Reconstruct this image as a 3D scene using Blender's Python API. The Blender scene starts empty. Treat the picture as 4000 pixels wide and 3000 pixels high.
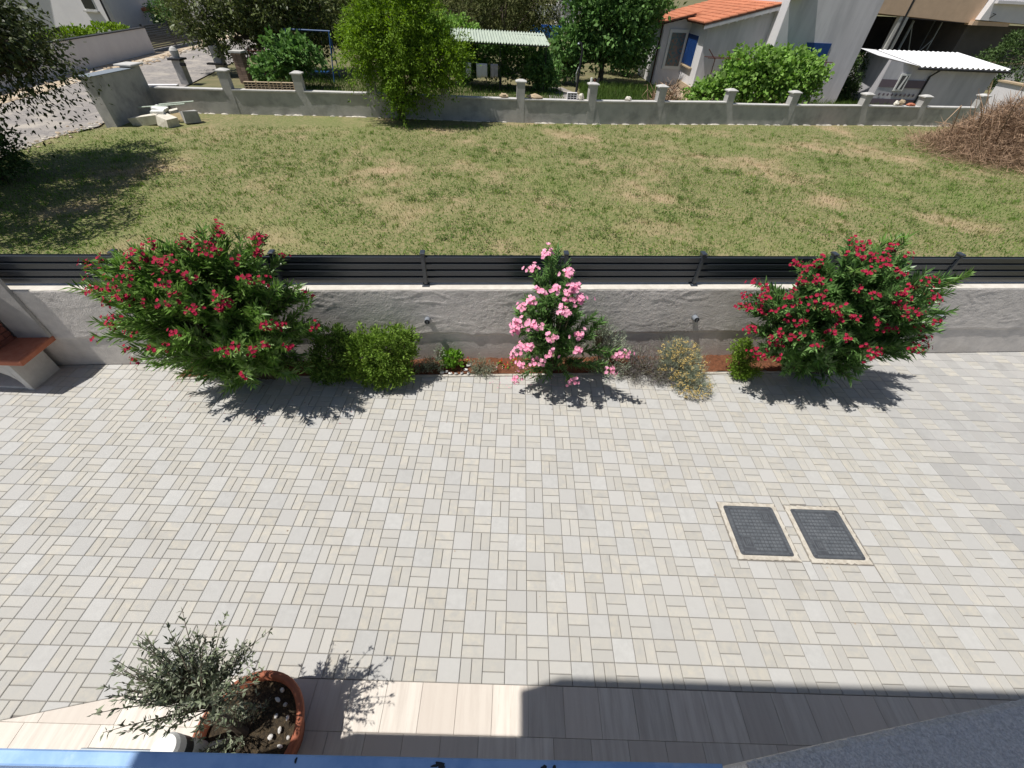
import bpy, math, random
import numpy as np
from mathutils import Vector, Matrix, noise

# ------------------------------------------------------------------ camera, sky, sun, exposure
S = bpy.context.scene
COL = S.collection
cam_d = bpy.data.cameras.new('camera'); cam = bpy.data.objects.new('camera', cam_d); COL.objects.link(cam)
cam_d.sensor_fit = 'HORIZONTAL'; cam_d.sensor_width = 36.0; cam_d.lens = 14.616
cam_d.clip_start = 0.05; cam_d.clip_end = 600
_r, _u, _f = Vector((.9992, .0194, .0343)), Vector((-.0381, .6940, .7189)), Vector((.0099, .7197, -.6942))
cam.matrix_world = Matrix(((_r.x, _u.x, -_f.x, -.0709), (_r.y, _u.y, -_f.y, -4.5832), (_r.z, _u.z, -_f.z, 4.4263), (0, 0, 0, 1)))
S.camera = cam
SUN = Vector((.424, .121, -1.0)).normalized()          # the way the light travels
W = bpy.data.worlds.new('World'); S.world = W; W.use_nodes = True
nt = W.node_tree; nt.nodes.clear()
sky = nt.nodes.new('ShaderNodeTexSky'); sky.sky_type = 'NISHITA'; sky.sun_disc = False
sky.sun_elevation = math.asin(-SUN.z); sky.sun_rotation = math.atan2(-SUN.x, -SUN.y) % (2*math.pi)
bg = nt.nodes.new('ShaderNodeBackground'); bg.inputs['Strength'].default_value = .066
wo = nt.nodes.new('ShaderNodeOutputWorld'); nt.links.new(sky.outputs[0], bg.inputs[0]); nt.links.new(bg.outputs[0], wo.inputs[0])
sd = bpy.data.lights.new('sun', 'SUN'); sd.energy = 5.0; sd.angle = math.radians(.53); sd.color = (1, .965, .91)
so = bpy.data.objects.new('sun', sd); COL.objects.link(so); so.rotation_euler = SUN.to_track_quat('-Z', 'Y').to_euler()
S.view_settings.view_transform = 'Standard'; S.view_settings.look = 'None'; S.view_settings.gamma = 1
S.view_settings.exposure = .13
S.render.engine = 'CYCLES'
try:
    S.cycles.max_bounces = 8; S.cycles.transparent_max_bounces = 8; S.cycles.sample_clamp_indirect = 8
except Exception: pass

# ------------------------------------------------------------------ helpers
R = np.random.default_rng(7)
rnd = random.Random(11)
def tag(o, label=None, cat=None, group=None, kind=None):
    for k, v in (('label', label), ('category', cat), ('group', group), ('kind', kind)):
        if v: o[k] = v
    return o
def link(name, me, parent=None):
    o = bpy.data.objects.new(name, me); COL.objects.link(o)
    if parent: o.parent = parent
    return o
def thing(name, label, cat, loc=(0, 0, 0), rz=0, group=None):
    o = bpy.data.objects.new(name, None); COL.objects.link(o); o.empty_display_size = .1
    o.location = loc; o.rotation_euler = (0, 0, rz)
    return tag(o, label, cat, group)
class MB:
    def __init__(s): s.v = []; s.f = []; s.m = []; s.cur = 0
    def add(s, V, F):
        b = len(s.v); s.v += [tuple(p) for p in V]; s.f += [tuple(b+i for i in f) for f in F]; s.m += [s.cur]*len(F); return s
    def box(s, a, b, T=None):
        (x0, y0, z0), (x1, y1, z1) = a, b
        V = [(x0,y0,z0),(x1,y0,z0),(x1,y1,z0),(x0,y1,z0),(x0,y0,z1),(x1,y0,z1),(x1,y1,z1),(x0,y1,z1)]
        if T: V = [T @ Vector(p) for p in V]
        return s.add(V, [(0,3,2,1),(4,5,6,7),(0,1,5,4),(1,2,6,5),(2,3,7,6),(3,0,4,7)])
    def cbox(s, a, b, c=.01, T=None):                       # box with chamfered top edge and corners
        (x0, y0, z0), (x1, y1, z1) = a, b
        V = [(x0,y0,z0),(x1,y0,z0),(x1,y1,z0),(x0,y1,z0),(x0,y0,z1-c),(x1,y0,z1-c),(x1,y1,z1-c),(x0,y1,z1-c),
             (x0+c,y0+c,z1),(x1-c,y0+c,z1),(x1-c,y1-c,z1),(x0+c,y1-c,z1)]
        if T: V = [T @ Vector(p) for p in V]
        return s.add(V, [(0,3,2,1),(8,9,10,11),(0,1,5,4),(1,2,6,5),(2,3,7,6),(3,0,4,7),(4,5,9,8),(5,6,10,9),(6,7,11,10),(7,4,8,11)])
    def prism(s, poly, z0, z1, c=0):
        n = len(poly); P = [Vector((p[0], p[1], 0)) for p in poly]
        ctr = sum(P, Vector())/n
        lo = [(p.x, p.y, z0) for p in P]; hi = [(p.x, p.y, z1-c) for p in P]
        F = [tuple(reversed(range(n)))]+[(i, (i+1) % n, n+(i+1) % n, n+i) for i in range(n)]
        if c:
            top = []
            for i in range(n):
                e1 = (P[i]-P[i-1]); e2 = (P[(i+1) % n]-P[i])
                e1 = e1.normalized() if e1.length > 1e-6 else Vector((1,0,0)); e2 = e2.normalized() if e2.length > 1e-6 else Vector((1,0,0))
                n1 = Vector((-e1.y, e1.x, 0)); n2 = Vector((-e2.y, e2.x, 0)); d = n1+n2
                k = d.dot(n1); q = P[i]+d*(c/max(k, .4)); top.append((q.x, q.y, z1))
            F += [(n+i, n+(i+1) % n, 2*n+(i+1) % n, 2*n+i) for i in range(n)]+[tuple(range(2*n, 3*n))]
            return s.add(lo+hi+top, F)
        return s.add(lo+hi, F+[tuple(range(n, 2*n))])
    def tube(s, pts, rad, n=8, cap=True):
        pts = [Vector(p) for p in pts]
        if not hasattr(rad, '__len__'): rad = [rad]*len(pts)
        V = []; F = []; ref = Vector((.31, .17, .93))
        for i, p in enumerate(pts):
            t = (pts[min(i+1, len(pts)-1)]-pts[max(i-1, 0)]).normalized()
            a = t.cross(ref)
            if a.length < .05: a = t.cross(Vector((1, 0, 0)))
            a.normalize(); b = t.cross(a)
            for k in range(n):
                w = 2*math.pi*k/n; V.append(p+(a*math.cos(w)+b*math.sin(w))*rad[i])
        m = len(pts)
        for i in range(m-1):
            for k in range(n): F.append((i*n+k, i*n+(k+1) % n, (i+1)*n+(k+1) % n, (i+1)*n+k))
        if cap: F += [tuple(reversed(range(n))), tuple(range((m-1)*n, m*n))]
        return s.add(V, F)
    def lathe(s, prof, c=(0, 0, 0), n=32):
        V = []; F = []; m = len(prof)
        for r, z in prof:
            for k in range(n):
                w = 2*math.pi*k/n; V.append((c[0]+r*math.cos(w), c[1]+r*math.sin(w), c[2]+z))
        for i in range(m-1):
            for k in range(n): F.append((i*n+k, i*n+(k+1) % n, (i+1)*n+(k+1) % n, (i+1)*n+k))
        F += [tuple(reversed(range(n))), tuple(range((m-1)*n, m*n))]
        return s.add(V, F)
    def blob(s, c, r, seed=0, amp=.25, rows=6, cols=9, sharp=False):
        V = []; F = []
        for i in range(rows+1):
            th = math.pi*i/rows
            for k in range(cols):
                ph = 2*math.pi*k/cols
                d = Vector((math.sin(th)*math.cos(ph), math.sin(th)*math.sin(ph), math.cos(th)))
                q = 1+amp*noise.noise(d*1.7+Vector((seed*3.1, seed, -seed)))*1.6
                V.append((c[0]+d.x*r[0]*q, c[1]+d.y*r[1]*q, c[2]+d.z*r[2]*q))
        for i in range(rows):
            for k in range(cols): F.append((i*cols+k, (i+1)*cols+k, (i+1)*cols+(k+1) % cols, i*cols+(k+1) % cols))
        return s.add(V, F)
    def build(s, name, mat, parent=None, smooth=False):
        me = bpy.data.meshes.new(name); me.from_pydata(s.v, [], s.f)
        mats = mat if isinstance(mat, (list, tuple)) else [mat]
        for m in mats: me.materials.append(M[m])
        if len(mats) > 1: me.polygons.foreach_set('material_index', s.m)
        if smooth: me.polygons.foreach_set('use_smooth', [True]*len(s.f))
        me.update()
        return link(name, me, parent)
def quads(name, V, mat, parent=None, nv=4):                 # V: (N, nv, 3) separate polygons
    N = len(V); me = bpy.data.meshes.new(name)
    me.vertices.add(N*nv); me.vertices.foreach_set('co', np.ascontiguousarray(V, dtype=np.float32).ravel())
    me.loops.add(N*nv); me.loops.foreach_set('vertex_index', np.arange(N*nv, dtype=np.int32))
    me.polygons.add(N); me.polygons.foreach_set('loop_start', np.arange(0, N*nv, nv, dtype=np.int32))
    me.polygons.foreach_set('loop_total', np.full(N, nv, dtype=np.int32))
    me.materials.append(M[mat]); me.update(calc_edges=True); me.validate()
    return link(name, me, parent)
def unit(a): return a/np.maximum(np.linalg.norm(a, axis=-1, keepdims=True), 1e-6)
def leafV(P, D, N, L, Wd, fold=.18, mid=.45):
    D = unit(D); Sd = unit(np.cross(D, N)); N = np.cross(Sd, D)
    L = np.asarray(L)[:, None]; Wd = np.asarray(Wd)[:, None]
    m = P+D*L*mid+N*Wd*fold
    return np.stack([P, m+Sd*Wd/2, P+D*L-N*L*.08, m-Sd*Wd/2], 1)

# ------------------------------------------------------------------ materials
M = {}
def mat(name, a, b=None, rough=.85, ns=8.0, detail=5, bump=0, bs=60.0, rv=0, spec=.3, trans=0, metal=0, sx=(1, 1, 1), c=None, cs=2.0, cm=(.45, .62), lo=.35, hi=.65, objco=False, rv2=None, bdist=.01, c2=None, cs2=.8, cm2=(.5,.7)):
    m = bpy.data.materials.new(name); m.use_nodes = True; M[name] = m
    t = m.node_tree; N = t.nodes; K = t.links.new
    p = N['Principled BSDF']; p.inputs['Roughness'].default_value = rough; p.inputs['Specular IOR Level'].default_value = spec
    p.inputs['Metallic'].default_value = metal
    def rgb(col): return (col[0], col[1], col[2], 1)
    co = N.new('ShaderNodeTexCoord').outputs['Object'] if objco else N.new('ShaderNodeNewGeometry').outputs['Position']
    mp = N.new('ShaderNodeMapping'); mp.inputs['Scale'].default_value = sx; K(co, mp.inputs[0]); co = mp.outputs[0]
    out = None
    if b is not None:
        n = N.new('ShaderNodeTexNoise'); n.inputs['Scale'].default_value = ns; n.inputs['Detail'].default_value = detail; n.inputs['Roughness'].default_value = .62; K(co, n.inputs['Vector'])
        r = N.new('ShaderNodeValToRGB'); r.color_ramp.elements[0].position = lo; r.color_ramp.elements[1].position = hi
        r.color_ramp.elements[0].color = rgb(a); r.color_ramp.elements[1].color = rgb(b); K(n.outputs[0], r.inputs[0]); out = r.outputs[0]
    if c is not None:                                       # a third colour in large patches (stains, dry patches)
        n = N.new('ShaderNodeTexNoise'); n.inputs['Scale'].default_value = cs; n.inputs['Detail'].default_value = 6; n.inputs['Roughness'].default_value = .65; K(co, n.inputs['Vector'])
        r = N.new('ShaderNodeMapRange'); r.inputs['From Min'].default_value = cm[0]; r.inputs['From Max'].default_value = cm[1]; K(n.outputs[0], r.inputs[0])
        x = N.new('ShaderNodeMix'); x.data_type = 'RGBA'; K(r.outputs[0], x.inputs['Factor']); x.inputs['B'].default_value = rgb(c)
        if out is not None: K(out, x.inputs['A'])
        else: x.inputs['A'].default_value = rgb(a)
        out = x.outputs['Result']
    if c2 is not None:
        n = N.new('ShaderNodeTexNoise'); n.inputs['Scale'].default_value = cs2; n.inputs['Detail'].default_value = 10; n.inputs['Roughness'].default_value = .7; K(co, n.inputs['Vector'])
        r = N.new('ShaderNodeMapRange'); r.inputs['From Min'].default_value = cm2[0]; r.inputs['From Max'].default_value = cm2[1]; K(n.outputs[0], r.inputs[0])
        x = N.new('ShaderNodeMix'); x.data_type = 'RGBA'; K(r.outputs[0], x.inputs['Factor']); x.inputs['B'].default_value = rgb(c2); K(out, x.inputs['A']); out = x.outputs['Result']
    if rv or rv2 is not None:                               # each separate piece a little different
        g = N.new('ShaderNodeNewGeometry'); oi = N.new('ShaderNodeObjectInfo')
        ad = N.new('ShaderNodeMath'); ad.operation = 'ADD'; K(g.outputs['Random Per Island'], ad.inputs[0]); K(oi.outputs['Random'], ad.inputs[1])
        fr = N.new('ShaderNodeMath'); fr.operation = 'FRACT'; K(ad.outputs[0], fr.inputs[0])
        if rv2 is not None:
            x = N.new('ShaderNodeMix'); x.data_type = 'RGBA'
            m5 = N.new('ShaderNodeMath'); m5.operation = 'MULTIPLY'; K(fr.outputs[0], m5.inputs[0]); m5.inputs[1].default_value = 7.31
            m6 = N.new('ShaderNodeMath'); m6.operation = 'FRACT'; K(m5.outputs[0], m6.inputs[0])
            K(m6.outputs[0], x.inputs['Factor']); x.inputs['B'].default_value = rgb(rv2)
            if out is not None: K(out, x.inputs['A'])
            else: x.inputs['A'].default_value = rgb(a)
            out = x.outputs['Result']
        mr = N.new('ShaderNodeMapRange'); mr.inputs['To Min'].default_value = 1-rv; mr.inputs['To Max'].default_value = 1+rv; K(fr.outputs[0], mr.inputs[0])
        hv = N.new('ShaderNodeHueSaturation'); K(mr.outputs[0], hv.inputs['Value'])
        if out is not None: K(out, hv.inputs['Color'])
        else: hv.inputs['Color'].default_value = rgb(a)
        out = hv.outputs[0]
    if out is not None: K(out, p.inputs['Base Color'])
    else: p.inputs['Base Color'].default_value = rgb(a)
    if bump:
        n = N.new('ShaderNodeTexNoise'); n.inputs['Scale'].default_value = bs; n.inputs['Detail'].default_value = 4; K(co, n.inputs['Vector'])
        bp = N.new('ShaderNodeBump'); bp.inputs['Strength'].default_value = bump; bp.inputs['Distance'].default_value = bdist; K(n.outputs[0], bp.inputs['Height']); K(bp.outputs[0], p.inputs['Normal'])
    if trans:
        tr = N.new('ShaderNodeBsdfTranslucent'); mx = N.new('ShaderNodeMixShader'); mx.inputs[0].default_value = trans
        if out is not None:
            hs = N.new('ShaderNodeHueSaturation'); hs.inputs['Value'].default_value = 1.5; hs.inputs['Saturation'].default_value = 1.1; K(out, hs.inputs['Color']); K(hs.outputs[0], tr.inputs[0])
        else: tr.inputs[0].default_value = rgb(tuple(min(1, 1.5*q) for q in a))
        o = N['Material Output']; K(p.outputs[0], mx.inputs[1]); K(tr.outputs[0], mx.inputs[2]); K(mx.outputs[0], o.inputs[0])
    return m
# paving
mat('paver_grey', (.385,.38,.365), (.43,.425,.408), ns=16, detail=8, rv=.06, bump=.3, bs=220, rv2=(.41,.40,.38), c=(.31,.30,.285), cs=4, cm=(.58,.80), c2=(.28,.27,.255), cs2=1.3, cm2=(.56,.86))
mat('paver_beige', (.37,.36,.335), (.45,.42,.36), ns=13, detail=8, rv=.06, bump=.3, bs=220, rv2=(.405,.393,.365), c=(.31,.30,.275), cs=4, cm=(.60,.82), c2=(.29,.275,.25), cs2=1.3, cm2=(.56,.86))
mat('paver_dull', (.335,.33,.32), (.375,.37,.355), ns=14, detail=8, rv=.07, bump=.25, bs=220, rv2=(.355,.345,.33), c=(.24,.23,.22), cs=1.5, cm=(.58,.78))
mat('joint_sand', (.15,.138,.125), (.20,.185,.168), ns=40)
mat('travertine', (.44,.385,.335), (.63,.585,.52), ns=2.6, detail=9, sx=(7,.55,1), rv=.10, rough=.55, bump=.15, bs=90, rv2=(.52,.46,.40), c=(.39,.335,.28), cs=4, cm=(.58,.74), lo=.28, hi=.6)
mat('lid', (.05,.053,.06), (.075,.08,.088), ns=18, rough=.5, spec=.5, c=(.10,.10,.10), cs=6, cm=(.6,.8))
mat('lid_stud', (.085,.095,.105), (.12,.13,.14), ns=9, rough=.5, spec=.5)
mat('mortar', (.50,.465,.40), (.39,.35,.29), ns=14, lo=.42, hi=.62, bump=.5, bs=80)
mat('mortar_kerb', (.46,.43,.38), (.36,.33,.28), ns=12, bump=.3)
mat('soil', (.20,.075,.035), (.11,.045,.022), ns=22, bump=.9, bs=70, bdist=.03, c=(.27,.12,.065), cs=40, cm=(.6,.7))
# walls
mat('plaster_grey', (.66,.615,.57), (.55,.515,.48), ns=6, detail=9, bump=.7, bs=60, bdist=.010, c=(.45,.43,.41), cs=2.4, cm=(.55,.75), c2=(.50,.455,.40), cs2=.7, cm2=(.55,.75))
mat('cap_white', (.62,.585,.53), (.52,.485,.43), ns=9, bump=.2)
mat('anthracite', (.034,.040,.049), rough=.28, spec=.8)
mat('anthracite_dull', (.024,.026,.03), rough=.6)
mat('pipe_grey', (.20,.22,.25), rough=.45, spec=.5)
mat('pipe_shade', (.02,.02,.022), rough=.6)  # near black for the shade inside the drain pipes
mat('terracotta', (.40,.13,.07), (.46,.17,.10), ns=12, rough=.75, bump=.15, bs=120)
mat('pot', (.27,.085,.045), (.32,.11,.06), ns=7, rough=.75, bump=.1, bs=150)
mat('brick', (.27,.10,.07), (.20,.075,.055), ns=18, rv=.15, bump=.3)
mat('old_brick', (.31,.22,.175), (.24,.165,.13), ns=18, rv=.2, bump=.3)
mat('tree_backlit', (.038,.058,.016), (.055,.078,.022), ns=1.4, rv=.4, trans=.15, rough=.5, rv2=(.085,.10,.04))  # leaf colour darkened to carry the backlit side of the overhanging tree
mat('back_plate', (.42,.40,.38), (.34,.325,.31), ns=5, bump=.4, bs=60)
mat('bbq_mortar', (.16,.09,.075), rough=.95)
mat('concrete_white', (.62,.60,.57), (.52,.50,.47), ns=9, bump=.2, bs=90)
mat('cavity_shade', (.02,.02,.02), rough=.95)  # black for the shade inside the hollow blocks
mat('blue_paint', (.27,.43,.69), (.32,.48,.73), ns=6, rough=.6, spec=.3, c=(.22,.37,.63), cs=9, c2=(.40,.52,.70), cs2=14, cm2=(.60,.75))
mat('paint_chip', (.025,.03,.035), rough=.8)
mat('stucco', (.80,.75,.71), (.56,.52,.49), ns=140, detail=3, bump=1.0, bs=170, bdist=.012)
mat('house_white', (.66,.65,.64), (.60,.59,.585), ns=2, bump=.15, bs=60)
mat('concrete', (.46,.445,.425), (.36,.35,.335), ns=2.2, detail=9, bump=.4, bs=25, c=(.25,.245,.24), cs=1.1, cm=(.5,.74))
mat('concrete_cap', (.52,.505,.48), (.42,.41,.39), ns=6, bump=.3, bs=40)
mat('zinc', (.25,.28,.31), rough=.5, metal=.3)
mat('far_white', (.70,.68,.68), (.64,.62,.63), ns=1.2, bump=.1)
mat('far_grey', (.58,.565,.585), (.52,.505,.525), ns=.9, sx=(3,3,.5), c=(.45,.44,.46), cs=.5)  # shed's own grey; on the tiled house it puts shade into white walls
mat('mauve', (.15,.12,.14), rough=.9)
mat('roof_tile', (.48,.185,.10), (.42,.15,.08), ns=5, rv=.14, rough=.85)
mat('roof_dark', (.10,.05,.035), rough=.9)
mat('blue_shutter', (.010,.045,.17), (.014,.06,.22), ns=5, rough=.5)
mat('window_dark', (.012,.016,.02), rough=.12, spec=.6)
mat('curtain', (.10,.15,.14), (.26,.13,.09), ns=9, c=(.05,.13,.16), cs=7, cm=(.45,.6), rough=.25, spec=.6)
mat('brown_pipe', (.06,.025,.02), rough=.5)
mat('corrugated_green', (.42,.47,.39), (.34,.39,.33), ns=2.5, sx=(4,.6,1), rough=.7, c=(.25,.30,.25), cs=1.6, cm=(.55,.75))
mat('corrugated_white', (.80,.80,.80), rough=.45, spec=.5)
mat('cloth_white', (.72,.73,.76), trans=.25, rough=.9)
mat('cloth_stripe', (.20,.19,.22), (.50,.48,.50), ns=14, sx=(4,4,.05), rough=.9)
mat('swing_blue', (.015,.07,.20), rough=.45, spec=.5)
mat('steel_dark', (.03,.03,.032), rough=.5)
mat('pool_blue', (.03,.22,.62), rough=.25, spec=.5)
mat('tan_slab', (.62,.45,.31), (.54,.39,.27), ns=1.5, bump=.1)
mat('render_shade', (.10,.095,.095), (.075,.072,.075), ns=.6)  # dark albedo puts the open ground floor's deep shade into the colour
mat('rust', (.10,.03,.02), rough=.8)
mat('asphalt', (.30,.275,.255), (.20,.185,.175), ns=6, detail=10, bump=.7, bs=40, bdist=.03, c=(.40,.36,.31), cs=.8, cm=(.48,.66))
mat('gravel', (.50,.41,.30), (.36,.27,.18), ns=5, bump=.6, bs=40, c=(.58,.54,.47), cs=1.1, cm=(.5,.6))
mat('stone_white', (.68,.64,.55), (.55,.50,.42), ns=8, bump=.3, bs=40)
mat('stone_tan', (.48,.37,.24), (.40,.31,.21), ns=10, bump=.3, bs=40)
mat('pebble', (.62,.60,.56), (.42,.41,.40), ns=25, rv=.25, rough=.6)
mat('pebble_black', (.02,.02,.02), rough=.5)
mat('paint_white', (.75,.75,.72), rough=.6)
mat('band_dark', (.035,.037,.04), rough=.55)
mat('pot_soil', (.03,.022,.013), (.085,.06,.032), ns=45, bump=.8, bs=90, bdist=.02, lo=.45, hi=.7)
# ground and grass
mat('lawn', (.105,.14,.038), (.285,.24,.12), ns=13, detail=10, bump=.9, bs=35, bdist=.04, c=(.38,.285,.17), cs=.38, cm=(.50,.66), lo=.36, hi=.64, c2=(.15,.195,.05), cs2=.16, cm2=(.48,.78))
mat('grass', (.115,.215,.034), (.215,.285,.065), ns=.9, detail=9, rv=.5, trans=.3, c=(.42,.33,.19), cs=.38, cm=(.51,.66), lo=.40, hi=.66, rough=.8, c2=(.14,.235,.045), cs2=.16, cm2=(.48,.76))
mat('weeds', (.06,.12,.02), (.10,.15,.03), ns=3, rv=.35, trans=.3)
mat('ground', (.11,.115,.05), (.19,.16,.085), ns=.8, bump=.5, bs=20)
mat('straw', (.36,.245,.16), (.25,.16,.105), ns=5, rv=.45, rough=.9)
# foliage
mat('oleander_leaf', (.085,.19,.028), (.125,.24,.04), ns=3, rv=.4, trans=.28, rough=.36, spec=.5, rv2=(.22,.34,.10))
mat('oleander_dark', (.065,.155,.034), (.10,.205,.05), ns=3, rv=.4, trans=.25, rough=.36, spec=.5, rv2=(.18,.31,.10))
mat('stem', (.16,.13,.08), (.10,.085,.05), ns=12)
mat('red_petal', (.27,.004,.022), (.36,.010,.045), ns=20, rv=.4, trans=.18, rv2=(.32,.014,.05))
mat('pink_petal', (.80,.24,.42), (.86,.38,.54), ns=20, rv=.2, trans=.3, rv2=(.88,.48,.60))
mat('thuja', (.17,.28,.035), (.24,.34,.06), ns=6, rv=.35, trans=.25, rv2=(.12,.21,.03))
mat('thuja_dark', (.085,.17,.032), (.12,.20,.045), ns=6, rv=.35, trans=.25, rv2=(.15,.24,.045))
mat('juniper', (.15,.26,.025), (.19,.29,.04), ns=6, rv=.25, trans=.25)
mat('silver_leaf', (.24,.29,.20), (.32,.36,.26), ns=6, rv=.25, trans=.15)
mat('curry_leaf', (.20,.24,.17), (.27,.30,.21), ns=6, rv=.25, trans=.15)
mat('curry_flower', (.42,.30,.09), (.50,.38,.15), ns=14, rv=.3)
mat('lavender', (.15,.17,.12), (.20,.21,.15), ns=8, rv=.3, rv2=(.19,.15,.17), trans=.1)
mat('box_leaf', (.11,.24,.02), (.15,.30,.03), ns=8, rv=.3, trans=.2, rough=.4)
mat('geranium', (.70,.05,.03), rv=.2, trans=.2)
mat('olive_leaf', (.115,.15,.075), (.16,.19,.105), ns=8, rv=.35, trans=.1, rough=.5, rv2=(.26,.28,.21))
mat('bark', (.14,.11,.085), (.08,.065,.05), ns=10, bump=.6, bs=40)
mat('oak_leaf', (.055,.085,.020), (.085,.115,.03), ns=1.4, rv=.4, trans=.2, rough=.5, rv2=(.13,.15,.055))
mat('far_leaf', (.06,.085,.022), (.10,.12,.035), ns=1.0, rv=.4, trans=.2, rv2=(.14,.145,.055))
mat('fig_leaf', (.07,.16,.035), (.10,.20,.045), ns=2, rv=.35, trans=.25, rv2=(.15,.26,.08))
mat('lime_leaf', (.165,.27,.026), (.22,.33,.04), ns=1.5, rv=.3, trans=.3, rv2=(.12,.21,.022))
mat('vine_leaf', (.12,.25,.03), (.17,.31,.05), ns=2.5, rv=.35, trans=.3, rv2=(.24,.37,.10))
mat('hedge_leaf', (.16,.26,.02), (.20,.30,.03), ns=2, rv=.3, trans=.2)
mat('hedge_dark', (.04,.08,.02), (.06,.11,.03), ns=2, rv=.4, trans=.15, rv2=(.09,.14,.045))

# ------------------------------------------------------------------ the setting: ground, lawn, road
def sheet(name, pts, z, m, kind='structure', label=None):
    o = MB().add([(x, y, z) for x, y in pts], [tuple(range(len(pts)))]).build(name, m); tag(o, label, None, None, kind); return o
sheet('ground', [(-320,-60),(320,-60),(320,420),(-320,420)], -.06, 'ground')
WD = Vector((.9967, .0809, 0)); WN = Vector((-.0809, .9967, 0)); WO = Vector((-6.228, .105, 0))
def wy(x): return WO.y+(x-WO.x)*WD.y/WD.x                   # front face of the long wall
sheet('lawn', [(-17,wy(-17)+.2),(26,wy(26)+.2),(26,19.4),(22.4,20.1),(16.4,19.3),(9.5,18.2),(3.1,17.1),(-3.2,16.7),(-9.25,16.45),(-15.2,15.9),(-15.4,13.1),(-16.5,11.5),(-17.0,7)], -.02, 'lawn')
sheet('neighbour_ground', [(-15.5,15.9),(-9.25,16.45),(-3.2,16.7),(3.1,17.1),(9.5,18.2),(16.4,19.3),(22.4,20.1),(60,26),(60,90),(-19,90),(-18.5,30),(-16.8,18)], -.03, 'ground')
def road_edge(pts, z, m, name): return sheet(name, pts, z, m)
road_edge([(-15.95,9.0),(-16.3,11.5),(-15.9,13.2),(-16.6,15),(-17.3,21),(-19.2,30),(-20.5,45),(-21,70),(-27.5,70),(-26.5,45),(-25.2,34),(-23.9,26),(-22.9,20),(-22.0,14),(-21.5,2),(-15.9,2)], -.012, 'asphalt', 'road')
road_edge([(-21.2,2),(-21.6,14),(-22.5,20),(-23.5,26),(-24.9,34),(-26.2,45),(-27,70),(-34,70),(-27.5,38),(-26.2,32),(-25.2,25),(-24.2,18),(-23.6,2)], -.006, 'gravel', 'road_verge')

m = MB()
for k in range(260):
    t_ = rnd.random(); y = 9+t_*30; x = -21.9-.115*(y-14)+rnd.gauss(0,.35)-.4; r0 = rnd.uniform(.03,.13); m.blob((x,y,.01),(r0*1.4,r0,r0*.5),k,.35,4,6)
for k in range(120):
    y = rnd.uniform(8,15.5); x = -16.2+rnd.gauss(0,.25); r0 = rnd.uniform(.02,.06); m.blob((x,y,.0),(r0*1.4,r0,r0*.5),k,.35,4,6)
tag(m.build('verge_stones','gravel'),'loose stones and rubble along the edges of the road','stones',None,'stuff')
# grass blades over the lawn
def grass_blades(n, area, mname, name, h=(.03, .08), keep=None, z0=-.02, wide=.02):
    x0, x1, y0, y1 = area
    P = np.stack([R.uniform(x0, x1, n), R.uniform(y0, y1, n), np.full(n, z0)], 1)
    if keep is not None: P = P[keep(P[:, 0], P[:, 1])]
    n = len(P); a = R.uniform(0, 2*np.pi, n); lean = R.uniform(.1, .9, n); H = R.uniform(h[0], h[1], n)
    D = np.stack([np.cos(a)*lean, np.sin(a)*lean, np.ones(n)], 1)
    b = R.uniform(0, 2*np.pi, n); Nn = np.stack([np.cos(b), np.sin(b), np.zeros(n)], 1)
    return quads(name, leafV(P, D, Nn, H, R.uniform(.5, 1.3, n)*wide), mname)
def in_lawn(x, y):
    return (y > wy(0)+.25+x*.0812) & (y < 16.4+np.clip(x-0, -20, 30)*.14-np.clip(-x, 0, 20)*.09) & (x > -16.2+np.clip(12-y, 0, 12)*.0) & (x > -15.2-(y < 13)*1.3)
g = np.concatenate
near = lambda x, y: in_lawn(x, y) & (R.random(len(x)) < np.clip(1.25-(y-1)/19, .35, 1))
gr = grass_blades(170000, (-17, 24, 1, 20), 'grass', 'grass', keep=near, h=(.025, .085), wide=.022)
tag(gr, 'short dry and green grass of the lawn behind the wall', 'grass', None, 'stuff')

n = 2600; c = np.stack([R.uniform(-12,18,n),R.uniform(1.2,13,n)],1); v = np.array([noise.noise(Vector((float(a)*.55,float(b)*.8,2.))) for a,b in c])
c = c[(v > .05) & in_lawn(c[:,0],c[:,1])]; k = 16; n = len(c)*k
q = np.repeat(c,k,0)+R.normal(size=(n,2))*.09; a = R.uniform(0,6.28,n); lift = R.uniform(.15,1.0,n)
q3 = np.stack([q[:,0],q[:,1],R.uniform(-.01,.05,n)],1)
tag(quads('lawn_weeds',leafV(q3,np.stack([np.cos(a),np.sin(a),lift],1),np.tile([0,0,1.],(n,1)),R.uniform(.03,.07,n),R.uniform(.02,.04,n)),'weeds'),'darker green broad leaved tufts growing through the lawn','weeds',None,'stuff')
n = 1500; c = np.stack([R.uniform(-15,22,n),R.uniform(1.2,17,n)],1); c = c[in_lawn(c[:,0],c[:,1])]; k = 22; n = len(c)*k
q = np.repeat(c,k,0)+R.normal(size=(n,2))*.05; a = R.uniform(0,6.28,n); le = R.uniform(.2,1.1,n)
tag(quads('grass_tufts',leafV(np.stack([q[:,0],q[:,1],np.full(n,-.02)],1),np.stack([np.cos(a)*le,np.sin(a)*le,np.ones(n)],1),R.normal(size=(n,3)),R.uniform(.06,.15,n),R.uniform(.008,.016,n)),'grass'),'longer tufts of grass standing up in the lawn','grass',None,'stuff')
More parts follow.
